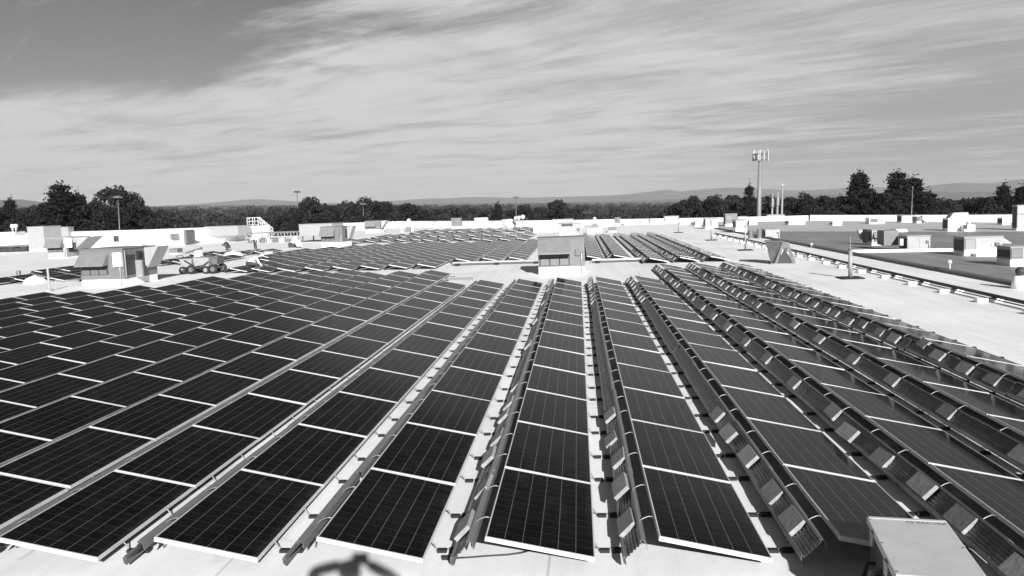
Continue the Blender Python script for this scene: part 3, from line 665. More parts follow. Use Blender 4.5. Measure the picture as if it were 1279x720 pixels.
q = at(560, 697.5, .012); part('plug', MB().box(q[0]-.06, q[0]+.035, q[1]-.02, q[1]+.02, .002, .035), M['rubber'], t)
# small vents on the grey roof
for (px_, pb, pt, lab) in ((1013.5, 309.5, 304, 'tiny white vent pipe near the curb, left on the grey roof'), (1186, 340.5, 325, 'white capped vent pipe standing on the grey roof behind the curb')):
    x, y, w, h = px_box(px_-1, px_+1, pb, pt)
    t = thing('vent_pipe', lab, 'vent pipe', x, y, BZ, 0, 'vent pipes on the grey roof'); part('pipe', MB().cyl(0, 0, 0, h*.75, .045, 10), M['unit_pale'], t, True); part('cap', MB().cyl(0, 0, h*.752, h, .09, 10, .05), M['white'], t, True)
q = at(1276, 362); BZ = zroof(q[0])
t = thing('turbine_vent', 'white vent drum with a dark ball top, cut by the right edge', 'roof vent', q[0]+.1, q[1]+.3, BZ); part('drum', MB().cyl(0, 0, 0, .42, .26, 16, .2), M['white'], t, True); part('turbine', MB().ball((0, 0, .56), .15, 14), M['dark'], t, True)

# ------------------------------------------------------------------ inverter in the right foreground
HI = .60
TL, TR, BL = at(1082, 645, HI), at(1177, 645, HI), at(1118, 718, HI)
iw = np.linalg.norm(TR-TL); il = np.linalg.norm(TL-BL); ang = math.atan2((TL-BL)[0], (TL-BL)[1])
t = thing('inverter', 'grey metal inverter cabinet lying flat with its name on the lid, lower right corner', 'inverter', TL[0], TL[1], 0, -ang)
# local: x to the right, y forward; far left top corner at origin
iw *= 1.0
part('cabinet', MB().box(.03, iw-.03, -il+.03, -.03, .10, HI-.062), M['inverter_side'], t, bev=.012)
part('lid', MB().box(0, iw, -il, 0, HI-.06, HI), M['inverter'], t, bev=.010)
part('lid_edge', MB().box(.004, iw-.004, -il-.010, -il+.012, HI-.05, HI+.004), M['inverter_edge'], t, bev=.003)
part('hinge_rail', MB().box(.012, iw-.012, -.050, -.012, HI+.001, HI+.006), M['inverter'], t, bev=.002)
for i in (0, 1): part('sleeper', MB().box(-.05, iw+.05, -.3-i*.55, -.2-i*.55, .002, .098), M['wood'], t)
gl = MB()
for i in range(4): gl.tube([(.025, -.25-.2*i, .3), (-.03, -.25-.2*i, .3), (-.06, -.26-.2*i, .2), (-.07, -.3-.2*i, .02)], .016, 8)
part('cable_gland', gl, M['rubber'], t, True)
part('conduit', MB().tube([(.02, -.52, .36), (-.05, -.55, .36), (-.09, -.62, .30), (-.10, -.8, .12), (-.12, -1.1, .03)], .022, 8), M['galv_light'], t, True)
cu = bpy.data.curves.new('logo_text', 'FONT'); cu.body = 'SOLECTRIA'; cu.size = .062; cu.extrude = .0006; cu.align_x = 'RIGHT'; cu.space_character = 1.02; cu.materials.append(M['print_ink'])
tmp = bpy.data.objects.new('text_source', cu); COL.objects.link(tmp); dg = bpy.context.evaluated_depsgraph_get()
me = bpy.data.meshes.new_from_object(tmp.evaluated_get(dg)); bpy.data.objects.remove(tmp); bpy.data.curves.remove(cu); me.name = 'logo_text'
o = bpy.data.objects.new('logo_text', me); COL.objects.link(o); o.parent = t; o.location = (iw-.022, -.108, HI+.0015)
o.scale = (.70, 1., 1.)
rg = MB()
for i in range(18):
    a0, a1 = 2*math.pi*i/18, 2*math.pi*(i+1)/18; cx_, cy_ = iw-.292, -.087
    rg.add([(cx_+.026*math.cos(a0), cy_+.026*math.sin(a0), HI+.0016), (cx_+.026*math.cos(a1), cy_+.026*math.sin(a1), HI+.0016), (cx_+.016*math.cos(a1), cy_+.016*math.sin(a1), HI+.0016), (cx_+.016*math.cos(a0), cy_+.016*math.sin(a0), HI+.0016)], [(0, 1, 2, 3)])
part('logo_ring', rg, M['print_ink'], t)
for sx in (.022, iw-.022):
    for sy in (-.07, -il*.5, -il+.045): part('screw', MB().cyl(sx, sy, HI+.0005, HI+.005, .008, 10), M['steel'], t)
for sy in (-.28, -.82): part('latch', MB().box(-.018, -.001, sy-.04, sy+.04, HI-.13, HI-.02), M['galv_light'], t, bev=.003)

# ------------------------------------------------------------------ people
def skin(name, verts, edges, radii, m, parent, root=0, sub=2):
    me = bpy.data.meshes.new(name); me.from_pydata([tuple(v) for v in verts], edges, []); me.materials.append(m)
    o = bpy.data.objects.new(name, me); COL.objects.link(o); o.parent = parent
    md = o.modifiers.new('skin', 'SKIN'); md.use_smooth_shade = True
    if not me.skin_vertices: me.skin_vertices.new()
    for i, r in enumerate(radii): me.skin_vertices[0].data[i].radius = (r, r)
    me.skin_vertices[0].data[root].use_root = True
    if sub: s = o.modifiers.new('sub', 'SUBSURF'); s.levels = sub; s.render_levels = sub
    return o
def person(label, x, y, z, rz, J, cloth, group=None, hat=True, roof=True, legs='trousers'):
    """J: joints in local coords, person faces +y"""
    t = thing('person', label, 'person', x, y, z, rz, group)
    J = {k: Vector(v) for k, v in J.items()}
    V, E, Rr = [], [], []
    ix = {}
    def add(n, p, r, par=None):
        ix[n] = len(V); V.append(p); Rr.append(r)
        if par: E.append((ix[par], ix[n]))
    add('pelvis', J['pelvis'], .135); add('waist', J['pelvis'].lerp(J['chest'], .45), .125, 'pelvis'); add('chest', J['chest'], .145, 'waist'); add('neckb', J['chest'].lerp(J['head'], .42), .065, 'chest')
    add('jaw', J['chest'].lerp(J['head'], .72), .07, 'neckb'); add('head', J['head'], .098, 'jaw'); up = (J['head']-J['chest']).normalized(); add('crown', J['head']+up*.075, .075, 'head')
    fwd = J.get('face', Vector((0, 1, 0))); add('nose', J['head']+fwd*.108-up*.015, .014, 'head')
    for s in 'LR':
        sx = -1 if s == 'L' else 1
        add('ear'+s, J['head']+fwd.cross(up)*sx*.098-up*.01, .016, 'head')
        add('sh'+s, J['sh'+s], .062, 'chest'); add('el'+s, J['el'+s], .043, 'sh'+s); add('wr'+s, J['wr'+s], .030, 'el'+s)
        d = (J['wr'+s]-J['el'+s]).normalized(); side = d.cross(Vector((0, 0, 1)) if abs(d.z) < .8 else Vector((0, 1, 0))).normalized()
        add('palm'+s, J['wr'+s]+d*.07, .034, 'wr'+s)
        for i, (o_, l) in enumerate(((-.028, .075), (-.010, .09), (.010, .085), (.027, .065))):
            add(f'f{i}{s}', J['wr'+s]+d*(.085+l*.55)+side*o_, .0095, 'palm'+s); add(f'g{i}{s}', J['wr'+s]+d*(.085+l)+side*o_*1.05+Vector((0, .012, -.012)), .008, f'f{i}{s}')
        add('thumb'+s, J['wr'+s]+d*.075-side*.055, .011, 'palm'+s)
        add('hip'+s, J['hip'+s], .088, 'pelvis'); add('kn'+s, J['kn'+s], .058, 'hip'+s); add('an'+s, J['an'+s], .040, 'kn'+s); add('toe'+s, J['an'+s]+Vector((0, .16, -.045)), .034, 'an'+s)
    skin('body', V, E, Rr, M['skin'], t, ix['pelvis'])
    def sub(names, grow, nm, m, root):
        id_ = {n: i for i, n in enumerate(names)}
        skin(nm, [V[ix[n]] for n in names], [(id_[a], id_[b]) for a in names for b in names if (ix[a], ix[b]) in E], [Rr[ix[n]]+grow for n in names], m, t, id_[root])
    sub(['waist', 'chest', 'shL', 'elL', 'shR', 'elR', 'wrL', 'wrR', 'pelvis'], .020, 'shirt', M[cloth], 'chest')
    sub(['pelvis', 'hipL', 'knL', 'anL', 'hipR', 'knR', 'anR'], .016, 'trousers', M[legs], 'pelvis')
    for s in 'LR': part('boot', MB().ball(tuple(J['an'+s]+Vector((0, .06, -.035))), .07, 12, (.75, 1.9, .8)), M['rubber'], t, True)
    if hat: part('hard_hat', MB().ball(tuple(J['head']+up*.075), .125, 14, (1, 1.08, .72)), M['hat'], t, True)
    else: part('hair', MB().ball(tuple(J['head']+up*.055-fwd*.03), .112, 14, (.98, 1.0, .8)), M['darkcloth'], t, True)
    return t
STAND = dict(pelvis=(0, 0, .95), chest=(0, .01, 1.33), head=(0, .05, 1.66), shL=(-.20, .01, 1.42), shR=(.20, .01, 1.42), elL=(-.27, -.02, 1.13), elR=(.27, .03, 1.13), wrL=(-.24, .12, .92), wrR=(.22, .22, 1.0),
             hipL=(-.10, 0, .90), hipR=(.10, 0, .90), knL=(-.12, .04, .50), knR=(.13, .02, .50), anL=(-.13, -.02, .09), anR=(.14, -.03, .09))
KNEEL = dict(pelvis=(0, -.12, .46), chest=(0, .22, .72), head=(0, .52, .82), shL=(-.2, .26, .76), shR=(.2, .26, .76), elL=(-.30, .36, .48), elR=(.30, .38, .46), wrL=(-.2, .52, .28), wrR=(.2, .54, .26),
             hipL=(-.11, -.10, .42), hipR=(.11, -.10, .42), knL=(-.17, .26, .12), knR=(.2, .30, .40), anL=(-.17, -.20, .08), anR=(.2, .16, .09), face=(0, .75, -.66))
CROUCH = dict(pelvis=(0, -.15, .36), chest=(0, .08, .70), head=(0, .24, .98), shL=(-.2, .1, .78), shR=(.2, .1, .78), elL=(-.28, .3, .58), elR=(.28, .3, .58), wrL=(-.14, .48, .45), wrR=(.14, .48, .45),
              hipL=(-.11, -.12, .33), hipR=(.11, -.12, .33), knL=(-.2, .25, .50), knR=(.2, .25, .50), anL=(-.19, .0, .09), anR=(.19, .0, .09))
x, y, w, h = px_box(317, 322, 313.5, 290)
person('standing worker in white shirt and dark trousers beside the pipe rack', x, y, 0, R(150), STAND, 'shirt_w', 'workers on the roof')
x, y, w, h = px_box(304, 324, 340, 319)
person('kneeling worker in white shirt bending over a panel at the row end', x, y, 0, R(-60), {k: tuple(np.array(v)*1.1) for k, v in KNEEL.items()}, 'shirt_w', 'workers on the roof')
x, y, w, h = px_box(281, 288, 313, 301)
person('crouching worker in dark clothes near the long white unit on legs', x, y, 0, R(120), CROUCH, 'darkcloth', 'workers on the roof')
x, y, w, h = px_box(370, 377, 310, 298)
person('crouching worker in white beside the dark crate', x, y, 0, R(90), CROUCH, 'shirt_w', 'workers on the roof', legs='shirt_w')
# the photographer, standing on the ledge behind the lens; only the shadow is in the picture
LZ = CAM[2]-1.66
solid('roof_ledge', MB().box(-3, 5, -10.5, -7.0, 0.003, LZ), M['curb'], 'white raised roof ledge the photographer stands on', 'roof ledge', bev=.02)
hz = CAM[2]-LZ
PH = dict(pelvis=(0, -.10, .93), chest=(0, -.08, 1.27), head=(0, -.04, 1.635), shL=(-.20, -.06, 1.38), shR=(.20, -.06, 1.38), elL=(-.40, .16, hz-.08), elR=(.42, .10, hz-.17), wrL=(-.12, .19, hz-.03), wrR=(.12, .19, hz-.03),
          hipL=(-.10, -.10, .88), hipR=(.10, -.10, .88), knL=(-.13, -.05, .48), knR=(.13, -.07, .48), anL=(-.15, -.11, .09), anR=(.15, -.13, .09))
py_ = CAM[1]-.36
person('photographer in dark clothes raising a phone, whose shadow falls on the roof', CAM[0]-.0, py_, LZ, YAW, PH, 'darkcloth', None, hat=False)
t = thing('phone', 'black phone held up by the photographer', 'phone', CAM[0]+.012, CAM[1]-.065, CAM[2], YAW)
part('phone_body', MB().box(-.078, .078, -.012, -.003, -.04, .035), M['screen'], t, bev=.004)

# ------------------------------------------------------------------ work gear on the left part of the roof
x, y, w, h = px_box(224, 272, 342.5, 316)
t = thing('utility_cart', 'grey two-bin utility cart with four wheels parked behind the left array', 'cart', x, y, 0, R(-6))
def tub(x0, x1, z0, z1, y0, y1): return MB().hexa([(x0+.06, y0+.05, z0), (x1-.06, y0+.05, z0), (x1-.06, y1-.05, z0), (x0+.06, y1-.05, z0)], [(x0, y0, z1), (x1, y0, z1), (x1, y1, z1), (x0, y1, z1)])
part('front_bin', tub(-1.15, -.38, .40, .88, 0, 1.0), M['unit_pale'], t, bev=.008); part('cargo_box', tub(-.30, .70, .42, .92, 0, 1.05), M['unit_pale'], t, bev=.008)
part('tail_box', tub(.72, 1.15, .5, .85, .1, 1.0), M['unit_mid'], t, bev=.03); part('chassis', MB().box(-1.1, 1.05, .2, .85, .30, .395), M['steel'], t)
for wx in (-.95, -.42, .50, .95):
    r_ = .22 if wx in (-.95, .50) else .26
    for yy in (-.02, .96):
        wl = part('wheel', MB().tube([(wx, yy-.07, r_), (wx, yy+.07, r_)], r_, 18), M['tyre'], t, True); part('rim', MB().tube([(wx, yy-.085, r_), (wx, yy+.085, r_)], r_*.55, 14), M['galv_light' if wx in (-.95, .50) else 'steel'], wl)
part('push_handle', MB().tube([(-1.1, .2, .7), (-1.45, .2, 1.05), (-1.45, .8, 1.05), (-1.1, .8, .7)], .022, 8), M['steel'], t, True)
part('hose', MB().tube([(.7, -.05, .7), (.4, -.12, .5), (-.1, -.14, .42), (-.4, -.10, .6), (-.8, -.06, .8)], .03, 8), M['cable'], t, True)
part('canopy_seat', MB().prism_x([(.3, .95), (.75, .95), (.68, 1.3), (.45, 1.35)], -.42, -.05), M['white'], t, bev=.04)
part('raised_arm', MB().hexa([(-1.0, .4, 1.16), (.0, .4, 1.40), (.0, .6, 1.40), (-1.0, .6, 1.16)], [(-1.0, .4, 1.24), (.0, .4, 1.50), (.0, .6, 1.50), (-1.0, .6, 1.24)]), M['steel'], t)
def mound(name, px, py, w, h, d, label, m, seed):
    q = at(px, py); r0 = np.random.default_rng(seed); n = 14; mb = MB(); vs = []
    for i in range(n+1):
        for j in range(n+1):
            u, v = i/n*2-1, j/n*2-1; b = max(0, 1-(abs(u)**2.6+abs(v)**2.6)**.8)
            vs.append((q[0]+u*w/2, q[1]+d/2+v*d/2, .01+h*b**.45*(.85+.15*math.sin(5*u+seed)*math.cos(4*v))+(r0.uniform(0, .04) if b else 0)))
    mb.add(vs, [(i*(n+1)+j, (i+1)*(n+1)+j, (i+1)*(n+1)+j+1, i*(n+1)+j+1) for i in range(n) for j in range(n)])
    return solid(name, mb, m, label, 'tarpaulin', 'white covered heaps', smooth=True)
mound('tarpaulin', 287, 322, 1.5, .5, 1.2, 'white tarpaulin heap between the utility cart and the kneeling worker', M['tarp'], 1)
mound('tarpaulin', 37, 355.5, 1.1, .42, 1.0, 'bright white wrapped heap at the left edge before the array', M['tarp'], 2)
mound('tarpaulin', 73, 319.5, .9, .3, .7, 'small white heap beside the smaller hooded unit', M['tarp'], 3)
q = at(62, 364); solid('marker_post', MB().cyl(q[0], q[1], 0, 1.1, .05, 10).box(q[0]-.12, q[0]+.12, q[1]-.1, q[1]+.12, 0, .1), M['unit_pale'], 'short pale post at the left end of the array', 'post')
q = at(24, 349); solid('marker_post', MB().cyl(q[0], q[1], 0, .5, .12, 10).box(q[0]-.2, q[0]+.2, q[1]-.15, q[1]+.15, 0, .1), M['steel'], 'stubby dark post left of the bright wrapped heap', 'post')
q = at(83, 354); 
t = thing('pallet', 'low wooden pallet of boards on the roof left of the large hooded unit', 'pallet', q[0]-.6, q[1]+.6)
for i in range(3): part('runner', MB().box(-.9, .9, i*.5, i*.5+.1, 0, .1), M['wood'], t)
part('deck', MB().box(-.9, -.6, 0, 1.1, .101, .13).box(-.45, -.15, 0, 1.1, .101, .13).box(0, .3, 0, 1.1, .101, .13).box(.5, .85, 0, 1.1, .101, .13), M['wood'], t)
x, y, w, h = px_box(360, 368, 309.5, 302.5)
t = thing('crate', 'dark crate with a white sheet on top beside the crouching worker', 'crate', x, y); part('crate_body', MB().box(-w/2, w/2, 0, .7, 0.0, h*.85), M['dark'], t, bev=.03); part('lid_sheet', MB().box(-w*.1, w*.75, .05, .7, h*.852, h*1.2), M['tarp'], t, bev=.06)
# crossover stairs
x, y, w, h = px_box(308, 338, 296, 271.5)
t = thing('crossover_stairs', 'white metal crossover stairs with handrails before the parapet', 'stairs', x, y, 0, R(4))
st, rl = MB(), MB(); n = 7
for i in range(n): st.box(w*.02+i*w*.07, w*.02+(i+1)*w*.07+.02, 0, .9, h*.62*(1-(i+1)/n)+.02, h*.62*(1-(i+1)/n)+.08)
part('tread', st, M['galv_light'], t); part('platform', MB().box(-w*.42, w*.02, 0, .9, h*.6, h*.65), M['galv_light'], t)
for yy in (0, .9):
    rl.tube([(-w*.42, yy, h*.98), (w*.02, yy, h*.98), (w*.52, yy, h*.4)], .045, 6).tube([(-w*.42, yy, h*.8), (w*.02, yy, h*.8), (w*.52, yy, h*.22)], .04, 6)
    for xx in (-w*.42, -w*.2, w*.02): rl.tube([(xx, yy, 0), (xx, yy, h*.98)], .045, 6)
    for f_ in (.33, .66, 1): rl.tube([(w*(.02+.5*f_), yy, h*.6*(1-f_)), (w*(.02+.5*f_), yy, h*(.98-.58*f_))], .04, 6)
part('handrail', rl, M['white'], t)
# pipe rack
a = at(308, 303); b = at(372, 303.5); y = (a[1]+b[1])/2; x0, x1 = onY(308, 303, y)[0], onY(372, 303, y)[0]
t = thing('pipe_rack', 'long steel pipe rack with two beams beside the standing worker', 'pipe rack', x0, y)
L = x1-x0
for zz in (1.05, .55):
    for yy in (-.08, .9): part('beam', MB().box(0, L, yy, yy+.16, zz, zz+.16), M['unit_mid' if zz > 1 else 'galv_light'], t)
for i in range(9):
    for yy in (-.06, .92): part('post', MB().box(L*i/8-.05, L*i/8+.05, yy, yy+.12, 0, 1.04), M['galv_light'], t)
for i in range(8): part('deck_box', MB().box(L*(i+.15)/8, L*(i+.75)/8, .1, .85, .02, .3+.15*(i % 3)), M['white' if i % 2 else 'unit_mid'], t)
# equipment on dark sleepers at the far left
x, y, w, h = px_box(-4, 32, 315, 290)
t = thing('equipment_skid', 'white tank skid with small vent posts on dark sleepers, far left', 'equipment skid', x, y)
part('tank', MB().box(-w*.5, w*.15, 0, 2., .75, h).prism_x([(0, .75), (2, .75), (2, 1.1), (0, h*.8)], w*.16, w*.6), M['white'], t, bev=.05)
for i in range(5): part('sleeper', MB().box(-w*.5+i*w*.22, -w*.5+i*w*.22+.7, -.3, 2.1, 0, .55-.1*(i % 2)), M['dark'], t)
part('deck', MB().box(-w*.5, w*.6, -.1, 2., .56, .745), M['unit_mid'], t)
for i in (0, 1): 
    vp = part('vent_pipe', MB().cyl(w*(.02+.12*i), .5, h, h+.6, .12, 10), M['galv_light'], t, True); part('cap', MB().ball((w*(.02+.12*i), .5, h+.65), .24, 10), M['white'], vp, True)

# ------------------------------------------------------------------ landscape (gravity frame, behind and below the roof)
GZ = -10.0
def ldir(px, py):
    d = T3@ray(px, py); hl = math.hypot(d[0], d[1]); return d/hl
def lpos(px, dist, py=250):
    d = ldir(px, py); return CAMW[0]+d[0]*dist, CAMW[1]+d[1]*dist, CAMW[2]+d[2]*dist
# antenna tower
x, y, zt = lpos(949.8, 150, 186); 
t = thing('antenna_tower', 'tall pale monopole antenna tower with a crown of panel antennas', 'tower', x, y, GZ, 0, None, False)
Ht = zt-GZ
part('mast', MB().cyl(0, 0, 0, Ht-.6, .50, 18, .30), M['tower'], t, True)
rg = MB(); ra = 1.5
for z_ in (Ht-1.9, Ht-.9):
    for i in range(3):
        a0, a1 = 2*math.pi*i/3+.2, 2*math.pi*(i+1)/3+.2
        rg.tube([(ra*math.cos(a0), ra*math.sin(a0), z_), (ra*math.cos(a1), ra*math.sin(a1), z_)], .05, 6).tube([(0, 0, z_), (ra*math.cos(a0), ra*math.sin(a0), z_)], .05, 6)
part('mount_frame', rg, M['steel'], t)
for i in range(3):
    a0, a1 = 2*math.pi*i/3+.2, 2*math.pi*(i+1)/3+.2
    for f_ in (.08, .5, .92):
        ax, ay = ra*(math.cos(a0)*(1-f_)+math.cos(a1)*f_)*1.06, ra*(math.sin(a0)*(1-f_)+math.sin(a1)*f_)*1.06
        part('panel_antenna', MB().box(ax-.10, ax+.10, ay-.07, ay+.07, Ht-2.1, Ht-.35+.3*(i == 0)), M['unit_pale'], t, bev=.03)
part('side_bracket', MB().tube([(0, 0, Ht*.58), (1.0, 0, Ht*.58)], .04).tube([(0, 0, Ht*.79), (-.9, 0, Ht*.79)], .03), M['steel'], t)
for px_, pt, lab in ((965, 242, 'shortest of three thin utility poles right of the tower'), (971.5, 240, 'middle one of three thin utility poles right of the tower'), (977.5, 232, 'tallest of three thin utility poles right of the tower')):
    x, y, zt = lpos(px_, 165, pt)
    t = thing('utility_pole', lab, 'pole', x, y, GZ, 0, 'thin poles right of the tower', False); part('pole', MB().cyl(0, 0, 0, zt-GZ, .24, 10, .17), M['pole'], t, True)
    if px_ < 975: part('antenna_ring', MB().cyl(0, 0, zt-GZ-2.6, zt-GZ-1.0, .42, 10), M['steel'], t)
    else: part('top_antenna', MB().box(-.3, .3, -.1, .1, zt-GZ+.002, zt-GZ+.3), M['steel'], t)
# car park lamps
for px_, pt, dist, lab in ((371, 239, 190, 'lamp post with flat dark disc head standing above the left trees'), (147, 245, 135, 'pale lamp post in front of the large round left tree'), (453.5, 254, 170, 'thin lamp post in front of the broadleaf clump'), (644.5, 246, 190, 'faint lamp post right of the dark pointed tree'), (624.5, 254, 200, 'faint lamp post left of the dark pointed tree'), (1140, 233, 150, 'pale thin pole in front of the tall right pines')):
    x, y, zt = lpos(px_, dist, pt); Hh = zt-GZ
    t = thing('street_lamp', lab, 'lamp post', x, y, GZ, 0, 'car park lamp posts', False)
    part('pole', MB().cyl(0, 0, 0, Hh-.3, .11, 8, .07), M['steel'], t, True)
    part('lamp_head', MB().cyl(0, 0, Hh-.32, Hh, .8, 16, .55)if px_ != 1140 else MB().cyl(0, 0, Hh-.3, Hh, .1, 8), M['dark' if px_ == 371 else 'steel'], t)
# ---- trees
def leafquads(C, N, size, flat=0.):
    """C (n,3) centres; random small quads"""
    n = len(C); a = rng.normal(size=(n, 3)); a[:, 2] *= (1-flat); a /= np.linalg.norm(a, axis=1)[:, None]
    b = rng.normal(size=(n, 3)); b[:, 2] *= (1-flat); b -= (b*a).sum(1)[:, None]*a; b /= np.linalg.norm(b, axis=1)[:, None]
    s = size*rng.uniform(.6, 1.3, (n, 1)); t = s*rng.uniform(.5, .9, (n, 1))
    return np.stack([C-a*s-b*t*.3, C-b*t, C+a*s+b*t*.2, C+b*t], 1).reshape(-1, 3)
def quads_mesh(name, V, m):
    n = len(V)//4; me = bpy.data.meshes.new(name); me.vertices.add(len(V)); me.vertices.foreach_set('co', V.astype('f').ravel())
    me.loops.add(4*n); me.loops.foreach_set('vertex_index', np.arange(4*n, dtype='i')); me.polygons.add(n)
    me.polygons.foreach_set('loop_start', np.arange(0, 4*n, 4, dtype='i')); me.materials.append(m); me.update(); me.validate(); return me
def decid(seed, n=75, per=95, conic=0.):
    """unit-height broadleaf: height 1, crown 0.25..1, radius ~.36"""
    g = np.random.default_rng(seed); C = []
    for i in range(n):
        h = g.uniform(0, 1)**.85; prof = math.sin(math.pi*(h*.86+.12))**.6*(1-conic*h)
        a = g.uniform(0, 2*math.pi); rr = .34*prof*g.uniform(.45, 1.0)**.5*(1+.25*math.sin(2*a+seed)+.15*math.sin(5*a))
        c = np.array([rr*math.cos(a), rr*math.sin(a), .24+.70*h]); s = g.uniform(.045, .095)
        p = g.normal(size=(per, 3)); p /= np.linalg.norm(p, axis=1)[:, None]; p *= (g.uniform(.3, 1, (per, 1))**.4)*s*np.array([1.15, 1.15, .85])
        C.append(c+p)
    return np.concatenate(C)
def pine(seed, per=46):
    """white pine: open whorls of level limbs, tufted ends"""
    g = np.random.default_rng(seed); C = []; limbs = []
    n = 20
    for i in range(n):
        h = .22+.76*i/(n-1)+g.uniform(-.015, .015); Rm = .30*max(.03, 1-(max(0, h-.22)/.80)**1.05)*(.9+.2*g.random())+.012
        k = g.integers(4, 7); a0 = g.uniform(0, 6.28)
        for j in range(k):
            a = a0+2*math.pi*j/k+g.uniform(-.35, .35); L = Rm*g.uniform(.55, 1.3)
            tip = np.array([L*math.cos(a), L*math.sin(a), h+L*g.uniform(.10, .38)]); base = np.array([0, 0, h-.01])
            limbs.append((base, tip)); m_ = max(3, int(L/.035))
            for q in range(m_):
                f = .30+.70*(q+.5)/m_; c = base+(tip-base)*f
                p = g.normal(size=(per, 3))*np.array([.030, .030, .011])*(1.15-.3*f); C.append(c+p)
    C.append(np.array([0, 0, 1.0])+g.normal(size=(60, 3))*np.array([.018, .018, .03]))
    return np.concatenate(C), limbs
KIND = {}
for i in range(4):
    C = decid(20+i, conic=.15*(i % 2)); tr = MB().tube([(0, 0, 0), (.005, 0, .3), (0, .01, .62)], .022, 8, .008)
    for k in range(7):
        a = k*2.4; tr.tube([(0, 0, .26+.05*k), (.12*math.cos(a), .12*math.sin(a), .42+.05*k), (.24*math.cos(a), .24*math.sin(a), .50+.055*k)], .008, 5, .003)
    KIND['broad%d' % i] = (quads_mesh('crown', leafquads(C, 0, .0165), M['leaf']), tr.mesh('trunk', M['bark'], True))
for i in range(4):
    C, limbs = pine(50+i); tr = MB().tube([(0, 0, 0), (.004, .003, .5), (0, 0, .98)], .017, 8, .003)
    for b_, t_ in limbs[::2]: tr.tube([tuple(b_), tuple(t_)], .0042, 4, .0015, False)
    KIND['pine%d' % i] = (quads_mesh('crown', leafquads(C, 0, .0135, .45), M['needle']), tr.mesh('trunk', M['bark'], True))
def tree(px, pt, dist, wpx, kind, label, group, zoff=0.):
    x, y, zt = lpos(px, dist, pt); Hh = zt-GZ; nat = .68 if kind.startswith('broad') else .52
    wsc = wpx/F_PX*dist/nat
    t = thing('broadleaf_tree' if kind.startswith('broad') else 'pine_tree', label, 'tree', x, y, GZ, random.uniform(0, 6.28), group, False)
    t.scale = (wsc, wsc, Hh)
    cr, tk = KIND[kind]; part('crown', cr, None, t); part('trunk', tk, None, t)
    return t
LG, MG, RG = 'trees behind the left parapet', 'trees behind the middle of the roof', 'trees behind the right side of the roof'
